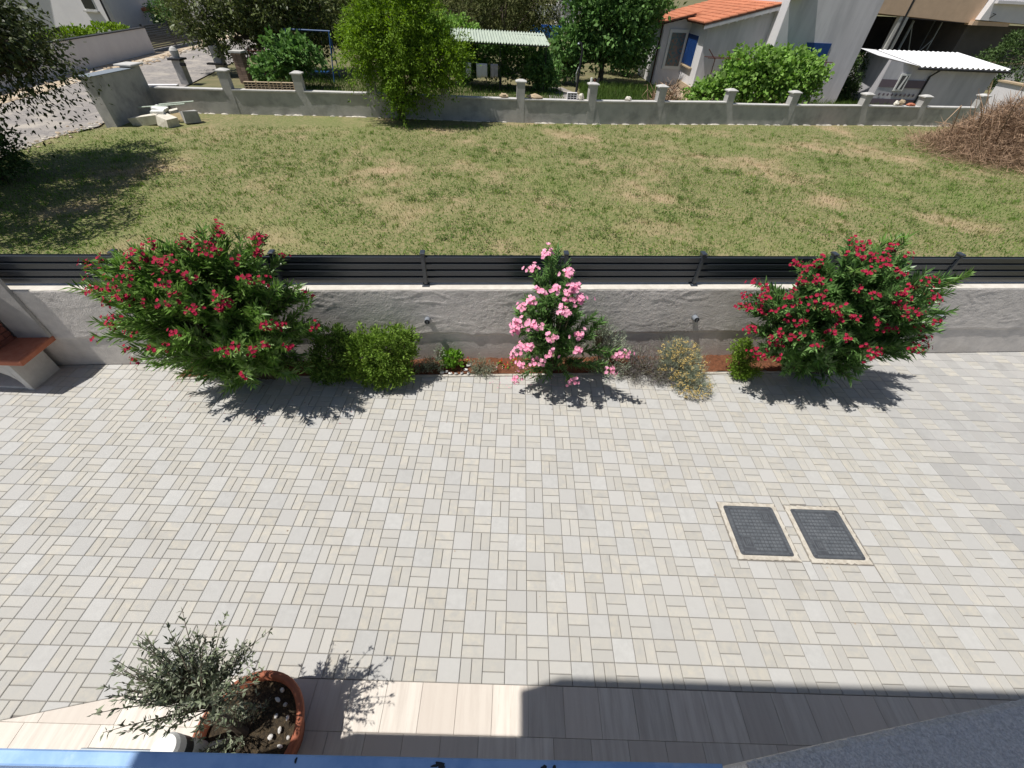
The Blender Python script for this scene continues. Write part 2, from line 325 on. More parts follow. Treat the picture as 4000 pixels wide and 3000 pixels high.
# ------------------------------------------------------------------ paving of the yard
def clip(poly, nx, ny, d):                                  # keep nx*x+ny*y <= d
    out = []; n = len(poly)
    for i in range(n):
        a, b = poly[i], poly[(i+1) % n]; da = nx*a[0]+ny*a[1]-d; db = nx*b[0]+ny*b[1]-d
        if da <= 0: out.append(a)
        if da*db < 0:
            t = da/(da-db); out.append((a[0]+t*(b[0]-a[0]), a[1]+t*(b[1]-a[1])))
    return out
def area(p): return abs(sum(p[i][0]*p[(i+1) % len(p)][1]-p[(i+1) % len(p)][0]*p[i][1] for i in range(len(p))))/2 if len(p) > 2 else 0
BED0, BED1 = -5.0, 5.6
def ky(x): return -.155+(x+4.76)*.0712                      # front of the bed kerb
HOLES = [(2.50,3.205,-2.615,-1.905), (3.305,3.99,-2.625,-1.915)]
pieces = []
def cut_hole(r, h):
    x0,x1,y0,y1 = r; a0,a1,b0,b1 = h
    if x1 <= a0 or x0 >= a1 or y1 <= b0 or y0 >= b1: return [r]
    o = []
    if x0 < a0: o.append((x0,a0,y0,y1)); x0 = a0
    if x1 > a1: o.append((a1,x1,y0,y1)); x1 = a1
    if y0 < b0: o.append((x0,x1,y0,b0))
    if y1 > b1: o.append((x0,x1,b1,y1))
    return o
for c in range(-46, 54):
    for r in range(-9, 28):
        x0 = c*.2; y1 = -r*.2; y0 = y1-.2; kind = (c-r) % 3
        if x0 > 5.55+(.2 if r % 2 else 0)+(.25 if r > 9 else 0): kind = 1 if (c-r) % 4 == 0 else 0
        if x0 > 5.55 and kind == 1: kind = 2
        rects = [(x0,x0+.2,y0,y1)] if kind == 0 else [(x0,x0+.1,y0,y1),(x0+.1,x0+.2,y0,y1)] if kind == 1 else [(x0,x0+.2,y0,y0+.1),(x0,x0+.2,y0+.1,y1)]
        todo = []
        for q in rects:
            L = [q]
            for h in HOLES: L = [s for k in L for s in cut_hole(k, h)]
            for q2 in L:                                    # split at the ends of the bed
                for e in ((BED0, BED1) if y1 > -.35 else ()):
                    if q2[0] < e < q2[1]: todo.append((q2[0], e, q2[2], q2[3])); q2 = (e, q2[1], q2[2], q2[3])
                todo.append(q2)
        for a0, a1, b0, b1 in todo:
            if a1-a0 < .02 or b1-b0 < .02: continue
            g_ = .0021
            p = [(a0+g_,b0+g_),(a1-g_,b0+g_),(a1-g_,b1-g_),(a0+g_,b1-g_)]
            xm = (a0+a1)/2
            if BED0 < xm < BED1: p = clip(p, -.0712, 1, -.155+4.76*.0712-.003)
            else: p = clip(p, -WD.y/WD.x, 1, WO.y-WO.x*WD.y/WD.x-.012)
            if p: p = clip(p, 0, -1, 3.787) if xm > -2.48 else clip(p, .217, -1, 3.787-.217*2.48)   # travertine edge
            if area(p) > 6e-4: pieces.append(((2 if x0 > 5.5 else 0) if kind == 0 else 1, p))
CAM = (-.0709, -4.5832, 4.4263)
def shows(p):
    cx = sum(q[0] for q in p)/len(p); cy = sum(q[1] for q in p)/len(p)
    d = Vector((cx-CAM[0], cy-CAM[1], -CAM[2])); z = d.dot(_f)
    u, v = d.dot(_r)/z, d.dot(_u)/z
    if abs(u) > 1.26 or abs(v) > .94: return 0
    return area(p)*CAM[2]/z**3
pave = thing('pavement', None, None); tag(pave, kind='structure')
MB().add([(-9.3,-6.5,0),(11,-6.5,0),(11,1.6,0),(-9.3,1.6,0)], [(0,1,2,3)]).build('joint_bed', 'joint_sand', pave).location.z = -.012
pieces.sort(key=lambda k: -shows(k[1]))
cache = {}
for i, (k, p) in enumerate(pieces[:300]):
    cx, cy = p[0]; key = (k,)+tuple((round(x-cx, 3), round(y-cy, 3)) for x, y in p)
    if key not in cache:
        o = MB().prism([(x-cx, y-cy) for x, y in p], -.06, 0, .0045).build('paver', ('paver_grey', 'paver_beige', 'paver_dull')[k], pave); cache[key] = o.data
    else: o = link('paver', cache[key], pave)
    o.location = (cx, cy, rnd.uniform(-.0012, .0012))
mb = MB()
for k, p in pieces[300:]:
    mb.cur = k; mb.prism(p, -.05, rnd.uniform(-.0012, .0012), .0045)
tag(mb.build('small_pavers', ['paver_grey', 'paver_beige', 'paver_dull'], pave), kind='stuff')

# terrace of travertine slabs along the house
terr = thing('terrace', None, None); tag(terr, kind='structure')
MB().add([(-9,-7.6,0),(9,-7.6,0),(9,-3.8,0),(-2.45,-3.8,0),(-9,-5.2,0)], [(0,1,2,3,4)]).build('slab_bed', 'mortar_kerb', terr).location.z = -.008
for j, (ya, yb) in enumerate(((-4.14,-3.792),(-4.75,-4.14),(-5.36,-4.75))):
    x = -6.2-.1*j; k = 0
    while x < 6:
        w = .305 if x > -2.6 else .61
        p = [(x+.0012,ya+.0012),(x+w-.0012,ya+.0012),(x+w-.0012,yb-.0012),(x+.0012,yb-.0012)]
        if x < -2.4: p = clip(p, .217*-1*-1*-1, 1, -3.792+.217*2.48-.0) if x+w <= -2.3 else clip(p, -.217, 1, -3.792+.217*2.48)
        if area(p) > .003:
            MB().prism(p, -.03, .004, .0015).build('travertine_slab', 'travertine', terr)
        x += w
# flower bed
bed = thing('flower_bed', None, None); tag(bed, kind='structure')
V = []; F = []; nx, ny = 240, 10
for i in range(nx+1):
    for j in range(ny+1):
        x = BED0+(BED1-BED0)*i/nx; t = j/ny; y = ky(x)+.045+(wy(x)-ky(x)-.04)*t
        z = .012+.03*noise.noise(Vector((x*4, y*4, 1)))+.018*noise.noise(Vector((x*17, y*17, 3)))
        V.append((x, y, z))
for i in range(nx):
    for j in range(ny): a = i*(ny+1)+j; F.append((a, a+ny+1, a+ny+2, a+1))
MB().add(V, F).build('soil', 'soil', bed)
x = BED0
while x < BED1-.01:
    w = min(1.0, BED1-x)
    MB().prism([(x+.002,ky(x)),(x+w-.002,ky(x+w)),(x+w-.002,ky(x+w)+.045),(x+.002,ky(x)+.045)], -.08, .014, .006).build('kerb_stone', 'mortar_kerb', bed); x += w
for xe in (BED0-.045, BED1):
    MB().prism([(xe,ky(xe)),(xe+.045,ky(xe)),(xe+.045,wy(xe)-.02),(xe,wy(xe)-.02)], -.08, .013, .006).build('kerb_stone', 'mortar_kerb', bed)

# ------------------------------------------------------------------ long rendered wall with the slat fence
wall = thing('yard_wall', 'long rough grey rendered wall with pale flat top under the slat fence', 'wall')
S0, S1, WH = -3.2, 19.5, 1.30
nx, nz = 1400, 84; V = np.zeros((nx+1, nz+1, 3)); 
for i in range(nx+1):
    s = S0+(S1-S0)*i/nx; b = WO+WD*s
    edge = .50+.05*noise.noise(Vector((s*.9, 3, 0)))+.03*noise.noise(Vector((s*3.1, 5, 0)))
    for j in range(nz+1):
        z = WH*j/nz
        up = min(1, max(0, (z-edge)/.025))
        n1 = noise.noise(Vector((s*5.5, z*9, 2))); n2 = noise.noise(Vector((s*13, z*19, 4))); n3 = noise.noise(Vector((s*30, z*42, 9)))
        rdg = max(0, .22-abs(noise.noise(Vector((s*2.3, z*7.5, 17)))))*max(0, noise.noise(Vector((s*1.9, z*3, 31)))+.1)
        q = .0035*noise.noise(Vector((s*.9, z*2.2, 7)))+(.0018*n1+(.0030*n2+.0028*n3)*(.25+.9*max(0, noise.noise(Vector((s*.8, z*1.7, 55)))+.25))+.040*rdg)*up+.0008*n3
        d = -(.004+.016*up+q*(.35+.65*up))
        if j == nz: d *= .5
        V[i, j] = (b.x+WN.x*d, b.y+WN.y*d, z)
idx = np.arange((nx+1)*(nz+1)).reshape(nx+1, nz+1)
F = np.stack([idx[:-1,:-1], idx[1:,:-1], idx[1:,1:], idx[:-1,1:]], -1).reshape(-1, 4)
MB().add(V.reshape(-1, 3).tolist(), F.tolist()).build('render_face', 'plaster_grey', wall, smooth=True)
def on_wall(s, off=0, z=0): p = WO+WD*s+WN*off; return Vector((p.x, p.y, z))
TW = Matrix.Translation(WO) @ Matrix.Rotation(math.atan2(WD.y, WD.x), 4, 'Z')
MB().box((S0, .02, -.3), (S1, .26, WH-.02), TW).build('core', 'plaster_grey', wall)
mb = MB(); n = 260
for i in range(n):                                         # pale top with a wavering front edge
    a = S0+(S1-S0)*i/n; b = S0+(S1-S0)*(i+1)/n
    wa = -.018+.006*noise.noise(Vector((a*5, 0, 0))); wb = -.018+.006*noise.noise(Vector((b*5, 0, 0)))
    mb.add([TW @ Vector(p) for p in ((a,wa,WH-.022),(b,wb,WH-.022),(b,wb+.003,WH),(a,wa+.003,WH),(b,.28,WH),(a,.28,WH))], [(0,1,2,3),(3,2,4,5)])
mb.build('flat_top', 'cap_white', wall)
fence = thing('slat_fence', 'low anthracite aluminium slat fence on top of the rendered wall', 'fence', WO, math.atan2(WD.y, WD.x))
PS = [4.97+1.955*k for k in range(-4, 8)]                   # posts along the wall
pm = MB(); pm.box((-.026,.088,WH+.012),(.026,.168,1.775)); pm.box((-.017,.080,WH+.02),(.017,.088,1.765))
post0 = None
for s in PS:
    if post0 is None:
        post0 = pm.build('post', 'anthracite', fence); cap0 = MB().cbox((-.034,.072,1.775),(.034,.178,1.797),.008).build('post_cap', 'anthracite', post0)
        foot0 = MB().cbox((-.05,.05,WH+.001),(.05,.19,WH+.016),.006).build('foot_plate', 'anthracite', post0); post0.location.x = s
        bolt0 = MB().lathe([(.007,0),(.007,.007)], (-.036,.062,WH+.016), 6).build('bolt', 'zinc', post0)
    else:
        o = link('post', post0.data, fence); o.location.x = s
        for k in (cap0, foot0, bolt0): link(k.name.split('.')[0], k.data, o)
slat_mesh = None
for a, b in zip(PS[:-1], PS[1:]):
    for k in range(4):
        z = WH+.040+k*.103
        if slat_mesh is None:
            L = b-a-.054
            m = MB()                                        # hollow slat with a small folded lip at the top
            m.box((0,.108,0),(L,.128,.074)); m.box((0,.0985,.069),(L,.108,.0765)); m.box((0,.134,-.02),(L,.138,.09))
            o = m.build('slat', 'anthracite', fence); slat_mesh = o.data
        else: o = link('slat', slat_mesh, fence)
        o.location = (a+.027, 0, z)
for s, lab in ((4.95, 'grey plastic drain pipe in the wall above the round green bush'), (9.03, 'grey plastic drain pipe in the wall above the yellow flowered bush'), (13.1, 'grey plastic drain pipe in the wall at the right red oleander')):
    t = thing('drain_pipe', lab, 'pipe', on_wall(s, 0, .80), math.atan2(WD.y, WD.x), 'drain pipes in the rendered wall')
    a = Vector((0, .03, 0)); b = Vector((0, -.105, .012)); d = (b-a).normalized()
    MB().tube([a, b], .042, 24).build('pipe', 'pipe_grey', t, smooth=False)
    MB().tube([b, b+d*.004], .037, 24).build('bore_shade', 'pipe_shade', t)  # dark disc painted as the shade inside the pipe
    m = MB(); m.tube([a+Vector((0,.01,0)), a+Vector((0,-.05,0))], .048, 24); m.build('collar', 'pipe_grey', t)
    MB().box((-.003,-.1125,-.02),(.003,-.1095,.036)).build('divider', 'zinc', t)

# ------------------------------------------------------------------ two access covers in the paving
for k, (x0, x1, y0, y1, lab) in enumerate(((2.556,3.147,-2.556,-1.958,'dark ribbed square access cover on the left, nearer the middle of the paving'), (3.356,3.932,-2.57,-1.972,'dark ribbed square access cover on the right of the pair'))):
    t = thing('access_cover', lab, 'cover', ((x0+x1)/2, (y0+y1)/2, 0), 0, 'access covers in the paving'); w = (x1-x0)/2; h = (y1-y0)/2
    # ragged mortar surround
    n = 96; V = []; F = []
    def ring(a, b, j):
        o = []
        for i in range(n):
            q = 4*i/n; e = int(q); f = q-e
            x, y = ((-1+2*f, -1), (1, -1+2*f), (1-2*f, 1), (-1, 1-2*f))[e]
            jj = j*noise.noise(Vector((i*.9, k*7, 0)))
            o.append((x*(a+jj), y*(b+jj), 0))
        return o
    A = ring(w+.046, h+.046, .018); B = ring(w-.02, h-.02, 0)
    V = [(p[0], p[1], -.03) for p in A]+[(p[0], p[1], .0045) for p in A]+[(p[0], p[1], .0065) for p in B]
    F = [(i, (i+1) % n, n+(i+1) % n, n+i) for i in range(n)]+[(n+i, n+(i+1) % n, 2*n+(i+1) % n, 2*n+i) for i in range(n)]
    MB().add(V, F).build('mortar_surround', 'mortar', t)
    rc = .03; pl = []
    for cx, cy, a0 in ((w-rc,-h+rc,-90),(w-rc,h-rc,0),(-w+rc,h-rc,90),(-w+rc,-h+rc,180)):
        for q in range(5): a = math.radians(a0+q*22.5); pl.append((cx+rc*math.cos(a), cy+rc*math.sin(a)))
    MB().prism(pl, -.03, .014, .005).build('plate', 'lid', t)
    m = MB(); nn = 11; st = (2*w-.12)/nn
    for i in range(nn):
        for j in range(nn+1):
            x = -w+.06+st*i; y = -h+.05+(2*h-.1)/(nn+1)*j
            tl = i >= nn-3 and j >= nn-3; bl = i < 3 and j < 4
            if tl or bl: continue
            m.cbox((x+.005, y+.005, .013), (x+st-.005, y+(2*h-.1)/(nn+1)-.006, .019), .004)
    for i in range(30):
        y = -h+.035+(2*h-.07)/30*i
        for sx in (-w+.012, w-.042): m.box((sx, y, .013), (sx+.03, y+.010, .0175))
        x = -w+.05+(2*w-.1)/30*i
        for sy in (-h+.012, h-.036): m.box((x, sy, .013), (x+.009, sy+.024, .0175))
    tag(m.build('raised_studs', 'lid_stud', t), kind='stuff')
    for cx, cy in ((-w+.075, -h+.085), (w-.185, h-.2)):
        f = MB()
        for a, b in (((0,0,.013),(.11,.006,.018)),((0,.124,.013),(.11,.13,.018)),((0,.006,.013),(.006,.124,.018)),((.104,.006,.013),(.11,.124,.018)),((.03,.03,.013),(.037,.1,.018)),((.05,.03,.013),(.057,.1,.018)),((.07,.03,.013),(.077,.1,.018))):
            f.box((cx+a[0], cy+a[1], a[2]), (cx+b[0], cy+b[1], b[2]))
        f.build('cast_panel', 'lid_stud', t)
    for cx, cy in ((-w+.03,-h+.03),(w-.03,-h+.03),(w-.03,h-.03),(-w+.03,h-.03)):
        MB().lathe([(.011,.014),(.011,.018),(.006,.018),(.006,.0145)], (cx, cy, 0), 12).build('screw_hole', 'lid', t)

# ------------------------------------------------------------------ barbecue at the left edge
bb = thing('barbecue', 'masonry garden barbecue with terracotta counter and brick fireplace against the wall', 'barbecue', (-6.835, -.04, 0), 0)
def bx(n,a,b,m,c=0):
    o=(MB().cbox(a,b,c) if c else MB().box(a,b)).build(n,m,bb); o.location=(6.835,.04,0); return o
def bpz(n,poly,z0,z1,m,c=0):
    o=MB().prism(poly,z0,z1,c).build(n,m,bb); o.location=(6.835,.04,0); return o
bx('side_panel',(-6.92,-.49,0),(-6.835,-.035,.50),'concrete_white'); bx('side_panel',(-7.93,-.49,0),(-7.84,-.09,.50),'concrete_white')
bx('back_panel',(-7.84,-.13,0),(-6.92,-.06,.50),'concrete_white')
m=MB(); pts=[(-7.38+.44*math.cos(math.pi*i/12),.12+.26*math.sin(math.pi*i/12)) for i in range(13)]
for k in range(12):
    (xa,za),(xb,zb)=pts[k],pts[k+1]
    m.add([(xa,-.48,za),(xb,-.48,zb),(xb,-.48,.50),(xa,-.48,.50),(xa,-.42,za),(xb,-.42,zb),(xb,-.42,.50),(xa,-.42,.50)],[(0,1,2,3),(4,7,6,5),(0,4,5,1)])
o=m.build('arch','concrete_white',bb); o.location=(6.835,.04,0)
bx('hearth_floor',(-7.83,-.47,0),(-6.925,-.14,.03),'concrete_white')
bpz('counter',[(-7.95,-.55),(-6.58,-.525),(-6.60,.045),(-7.95,-.065)],.50,.575,'terracotta',.012)
bpz('counter_tile',[(-7.02,-.53),(-6.60,-.51),(-6.605,-.40),(-7.02,-.41)],.573,.579,'terracotta',.003)
bpz('counter_tile',[(-6.71,-.397),(-6.605,-.397),(-6.62,.03),(-6.71,.03)],.573,.579,'terracotta',.003)
bpz('back_plate',[(-7.03,-.03),(-6.60,.0),(-6.60,.048),(-7.03,.015)],.575,1.75,'back_plate')
bx('fire_chamber',(-7.93,-.42,.575),(-7.045,-.06,1.35),'bbq_mortar')
o=MB().add([(-7.98,-.72,1.35),(-7.0,-.72,1.35),(-7.0,-.05,1.35),(-7.98,-.12,1.35),(-7.98,-.72,1.45),(-7.0,-.72,1.45),(-7.05,-.05,1.92),(-7.9,-.12,1.92),(-7.05,-.42,1.92),(-7.9,-.42,1.92)],[(0,3,2,1),(0,1,5,4),(4,5,8,9),(1,2,6,8,5),(3,0,4,9,7),(9,8,6,7)]).build('hood','concrete_white',bb); o.location=(6.835,.04,0)
br_=None
for r in range(10):
    for q in range(3):
        y=-.42+.185*q-(.09 if r%2 else 0)
        L=.175
        if y<-.42: y=-.42; L=.09
        if y+L>-.05: L=-.05-y
        if L<.04: continue
        o=MB().cbox((-7.046,y,.58+.075*r),(-7.030,y+L,.58+.075*r+.064),.003).build('brick','brick',bb); o.location=(6.835,.04,0)
# ------------------------------------------------------------------ plants
def vnorm(a): return unit(np.asarray(a, float))
def oleander(name, label, base, tips_f, ctr, rad, n_extra, petal, leaf, group, seed, blen=(.12,.175), n_fl=(6,11), spread=(.28,.10), fl=.0225, dens=1.0, wallclip=True, jy=.22):
    r = np.random.default_rng(seed)
    t = thing(name, label, 'shrub', base, 0, group); B = np.array(base, float)
    tips = [(np.array(p, float)+np.array([0, r.uniform(-.05, jy), 0]), True) for p in tips_f]
    for _ in range(n_extra):
        d = unit(r.normal(size=3)); q = np.array(ctr)+d*np.array(rad)*r.uniform(.45, 1.0)
        if q[2] < .10: q[2] = r.uniform(.10, .3)
        tips.append((q, False))
    P = []; D = []; Nn = []; LL = []; FP = []; FD = []
    st = MB()
    for tip, fl_ in tips:
        if wallclip and tip[2] < 1.85: tip[1] = min(tip[1], wy(tip[0])-.08)
        b = B+np.array([r.uniform(-1, 1)*spread[0], r.uniform(-1, 1)*spread[1], 0])
        h = tip-b; c = b+np.array([h[0]*.28, h[1]*.28, h[2]*.62+.12])
        ts = np.linspace(0, 1, 9)[:, None]
        pts = (1-ts)**2*b+2*ts*(1-ts)*c+ts**2*tip
        st.tube(pts[::2].tolist(), [.010, .009, .007, .005, .003], 4, cap=False)
        ln = np.linalg.norm(np.diff(pts, axis=0), axis=1).sum(); n = max(4, int(min(ln*.62, .62)/.036*dens))
        tt = np.linspace(1-min(.62, .62/ln*1.0), .995, n)[:, None]
        q = (1-tt)**2*b+2*tt*(1-tt)*c+tt**2*tip; tg = unit(2*(1-tt)*(c-b)+2*tt*(tip-c))
        for k in range(4):
            a = r.uniform(0, 2*np.pi, n)+k*1.57
            ref = np.cross(tg, np.array([.3, .2, .9])); ref = unit(ref); bi = np.cross(tg, ref)
            rad_ = ref*np.cos(a)[:, None]+bi*np.sin(a)[:, None]
            P.append(q); D.append(tg*r.uniform(.7, 1.3, (n, 1))+rad_*.75+np.array([0, 0, .05])); Nn.append(tg+r.normal(size=(n, 3))*.2); LL.append(r.uniform(blen[0], blen[1], n)*np.clip(1.15-.35*(tt[:, 0] > .93), .7, 1.2))
        if fl_:
            nf = r.integers(n_fl[0], n_fl[1]+1)
            f = tip+tg[-1]*.03+r.normal(size=(nf, 3))*np.array([.038, .030, .032])
            FP.append(f); FD.append(unit(f-tip+tg[-1]*.05+np.array([-.0, -.01, .03])))
    P = np.concatenate(P); D = np.concatenate(D); Nn = np.concatenate(Nn); LL = np.concatenate(LL)
    Vv = leafV(P, D, Nn, LL, LL*r.uniform(.15, .20, len(LL)))
    if wallclip:
        e = Vv.reshape(-1, 12); k = np.ones(len(Vv), bool)
        for q in (0, 1, 2, 3):
            k &= ~((Vv[:, q, 1] > wy(0)+Vv[:, q, 0]*.0812-.012+.105*(Vv[:, q, 2] > 1.3)) & (Vv[:, q, 2] < 1.82)) & (Vv[:, q, 2] > .015)
        Vv = Vv[k]
    st.build('stems', 'stem', t).location = -Vector(base)
    quads('foliage', Vv-B, leaf, t)
    FP = np.concatenate(FP); FD = np.concatenate(FD); n = len(FP); out = []
    ref = unit(np.cross(FD, r.normal(size=(n, 3)))); bi = np.cross(FD, ref)
    for k in range(5):
        a = k*1.2566; rd = ref*math.cos(a)+bi*math.sin(a)
        out.append(leafV(FP, rd+FD*.35, FD, np.full(n, fl)*r.uniform(.85, 1.2, n), np.full(n, fl*.95), fold=-.05, mid=.62))
    FV = np.concatenate(out)
    k = ~((FV[:, :, 1].max(1) > wy(0)+FV[:, 0, 0]*.0812-.01+.105*(FV[:, 0, 2] > 1.3)) & (FV[:, 0, 2] < 1.82))
    quads('flowers', FV[k]-B, petal, t)
    return t
RL = [(-4.76,-0.58,2.01),(-4.61,-0.70,2.01),(-4.51,-0.64,2.12),(-4.43,-0.81,1.98),(-4.66,-0.80,1.83),(-4.56,-0.91,1.69),(-4.27,-0.85,1.98),(-4.15,-0.89,1.95),(-4.18,-0.79,2.08),(-4.06,-0.65,2.24),(-3.97,-0.60,2.28),(-3.91,-0.58,2.29),(-4.16,-0.73,2.16),(-4.07,-0.82,2.07),(-3.95,-0.75,2.17),(-4.06,-0.97,1.81),(-4.33,-0.97,1.68),(-4.70,-0.93,1.39),(-4.41,-1.01,1.37),(-4.42,-0.98,1.57),(-4.10,-0.93,1.88),(-3.77,-0.74,2.18),(-3.69,-0.74,2.17),(-3.63,-0.82,2.07),(-3.63,-0.68,2.22),(-3.59,-0.49,2.30),(-3.65,-0.94,1.88),(-3.78,-0.97,1.82),(-3.48,-0.96,1.77),(-4.35,-1.03,1.14),(-4.71,-0.92,1.07),(-4.03,-1.07,1.38),(-3.97,-1.08,1.30),(-3.73,-1.05,1.51),(-3.53,-0.29,2.30),(-3.42,-0.10,2.31),(-3.38,-0.10,2.26),(-3.34,-0.31,2.26),(-3.41,-0.55,2.25),(-3.32,-0.52,2.23),(-3.27,-0.39,2.24),(-3.09,-0.46,2.15),(-3.00,-0.38,2.11),(-3.14,-0.08,2.08),(-3.06,-0.06,2.18),(-3.00,-0.06,2.16),(-2.89,-0.08,1.91),(-2.97,-0.62,2.00),(-2.86,-0.61,1.92),(-3.17,-0.79,1.95),(-3.47,-0.96,1.78),(-3.30,-0.95,1.69),(-3.21,-0.89,1.79),(-2.83,-0.80,1.57),(-2.81,-0.82,1.50),(-2.47,-0.50,1.31),(-2.78,-0.82,1.40),(-2.84,-0.86,1.35),(-2.67,-0.75,1.25),(-3.00,-0.93,1.30),(-3.15,-0.98,1.34),(-3.42,-1.05,1.23),(-3.29,-1.02,1.25),(-3.12,-0.98,1.24),(-3.19,-0.98,0.97),(-2.58,-0.18,1.58),(-3.47,-0.78,2.09)]
RR = [(3.13,0.29,1.69),(3.08,0.27,1.52),(3.13,0.02,1.68),(3.17,0.03,1.74),(3.02,0.09,1.43),(3.10,-0.07,1.45),(3.18,-0.13,1.49),(3.29,-0.20,1.50),(3.34,-0.12,1.80),(3.39,-0.17,1.78),(3.16,-0.05,1.65),(3.33,-0.18,1.66),(3.45,-0.23,1.70),(3.46,0.18,2.04),(3.63,0.05,2.15),(3.67,-0.02,2.14),(3.50,0.01,2.06),(3.57,-0.10,2.02),(3.45,-0.08,1.96),(3.50,-0.16,1.89),(3.62,-0.24,1.84),(3.55,-0.25,1.76),(3.71,-0.29,1.79),(3.81,-0.33,1.72),(3.86,-0.36,1.67),(3.90,-0.34,1.75),(4.01,0.14,2.29),(3.91,0.03,2.26),(4.10,0.04,2.31),(4.04,-0.06,2.26),(4.13,-0.08,2.26),(4.07,-0.18,2.15),(4.22,-0.11,2.25),(4.38,-0.02,2.32),(4.29,-0.13,2.24),(4.51,-0.09,2.28),(4.40,-0.20,2.17),(4.66,-0.22,2.12),(4.40,-0.29,2.02),(4.54,-0.33,1.94),(4.65,-0.30,1.99),(4.82,-0.29,1.97),(4.90,-0.31,1.90),(5.02,-0.31,1.83),(4.24,-0.34,1.88),(4.11,-0.32,1.91),(4.53,-0.37,1.81),(4.59,-0.38,1.79),(4.76,-0.37,1.77),(4.67,-0.35,1.86),(4.73,-0.40,1.68),(4.22,-0.42,1.57),(4.48,-0.43,1.55),(3.95,-0.41,1.44),(4.02,-0.41,1.52),(4.04,-0.43,1.35),(4.13,-0.43,1.38),(3.61,-0.33,1.49),(3.47,-0.30,1.44),(3.66,-0.36,1.35),(3.56,-0.33,1.25),(3.34,-0.25,1.28),(3.36,-0.26,1.33),(3.10,-0.10,1.23),(3.16,-0.15,1.24),(3.52,-0.32,1.11),(3.46,-0.28,1.00),(3.54,-0.30,0.96),(3.32,-0.19,0.90),(3.41,-0.24,0.89),(3.80,-0.39,1.24),(4.73,-0.43,1.44),(5.06,-0.40,1.27),(5.20,-0.37,1.22),(5.25,-0.36,1.31),(5.48,-0.28,1.10),(5.09,-0.38,1.45),(4.61,-0.44,1.15),(4.57,-0.44,1.12),(4.68,-0.44,1.15),(5.10,-0.35,1.64)]
PK = [(0.33,-0.02,2.14),(0.18,-0.03,1.93),(0.56,-0.25,2.05),(0.29,-0.32,1.87),(0.44,-0.38,1.87),(0.58,-0.41,1.81),(0.66,-0.32,1.92),(0.72,-0.36,1.78),(0.18,-0.33,1.67),(0.08,-0.24,1.54),(0.56,-0.46,1.67),(0.03,-0.24,1.29),(0.14,-0.38,1.43),(0.27,-0.47,1.44),(0.43,-0.52,1.34),(0.02,-0.23,1.19),(0.11,-0.39,1.07),(0.20,-0.45,1.06),(0.01,-0.17,0.70),(0.78,-0.46,1.29),(0.79,-0.46,1.15),(0.47,-0.54,1.06),(0.12,-0.31,0.65),(0.32,-0.50,0.84),(0.07,-0.25,0.29),(0.83,-0.28,0.43),(1.33,-0.39,0.63),(1.44,-0.37,1.00),(1.35,-0.35,0.91)]
oleander('red_oleander', 'large red flowering oleander on the left, beside the barbecue', (-3.85,.0,0), RL, (-3.85,-.36,1.2), (1.38,.62,1.1), 230, 'red_petal', 'oleander_leaf', 'red flowering oleanders by the wall', 21)
oleander('red_oleander', 'red flowering oleander on the right with a long bare shoot reaching over the fence', (4.75,.62,0), RR, (4.5,.15,1.2), (1.38,.5,1.05), 230, 'red_petal', 'oleander_dark', 'red flowering oleanders by the wall', 22)
oleander('pink_oleander', 'slim pink flowering oleander in the middle of the flower bed', (.60,.38,0), PK, (.48,.02,1.05), (.42,.36,.95), 44, 'pink_petal', 'oleander_dark', None, 23, n_fl=(10,17), fl=.029, spread=(.12,.06), jy=.1, blen=(.1,.15))
# leafy shoots of the right oleander without flowers
def sprigs(t, base, tips, leaf, seed, blen=(.1,.15), dens=1.3):
    r = np.random.default_rng(seed); B = np.array(base, float); P=[];D=[];Nn=[];LL=[]; st = MB()
    for tip in tips:
        tip = np.array(tip, float); b = B+r.normal(size=3)*np.array([.15,.04,0]); h = tip-b; c = b+np.array([h[0]*.3,h[1]*.3,h[2]*.6])
        ts = np.linspace(0,1,7)[:,None]; pts = (1-ts)**2*b+2*ts*(1-ts)*c+ts**2*tip; st.tube(pts.tolist(), .004, 4, cap=False)
        n = int(22*dens); tt = np.linspace(.66,.995,n)[:,None]; q = (1-tt)**2*b+2*tt*(1-tt)*c+tt**2*tip; tg = unit(2*(1-tt)*(c-b)+2*tt*(tip-c))
        for k in range(3):
            a = r.uniform(0,6.28,n); ref = unit(np.cross(tg, np.array([.3,.2,.9]))); bi = np.cross(tg, ref)
            P.append(q); D.append(tg*r.uniform(.6,1.1,(n,1))+(ref*np.cos(a)[:,None]+bi*np.sin(a)[:,None])*.7); Nn.append(tg+r.normal(size=(n,3))*.2); LL.append(r.uniform(blen[0],blen[1],n))
    P=np.concatenate(P);D=np.concatenate(D);Nn=np.concatenate(Nn);LL=np.concatenate(LL)
    st.build('shoot_stems','stem',t).location = -Vector(base); tag(quads('shoot_leaves', leafV(P,D,Nn,LL,LL*.17)-B, leaf, t),kind='stuff')
ol = [o for o in bpy.data.objects if o.name.startswith('red_oleander')]
sprigs(ol[1], (4.75,.62,0), [(4.55,.35,2.36),(4.42,.35,2.30),(4.62,.30,2.38),(4.35,.3,2.22),(5.72,.30,1.97),(5.62,.28,1.90),(5.65,.32,1.82),(5.45,.28,1.80),(3.62,.1,2.12),(4.0,.0,2.1)], 'oleander_leaf', 31)
sprigs(ol[0], (-3.85,.0,0), [(-3.05,-.3,2.3),(-3.4,-.3,2.42),(-4.0,-.3,2.2),(-4.5,-.35,2.05),(-2.6,-.25,1.75),(-2.55,-.25,1.5),(-5.2,-.4,1.7)], 'oleander_leaf', 32)
pko = [o for o in bpy.data.objects if o.name.startswith('pink_oleander')][0]
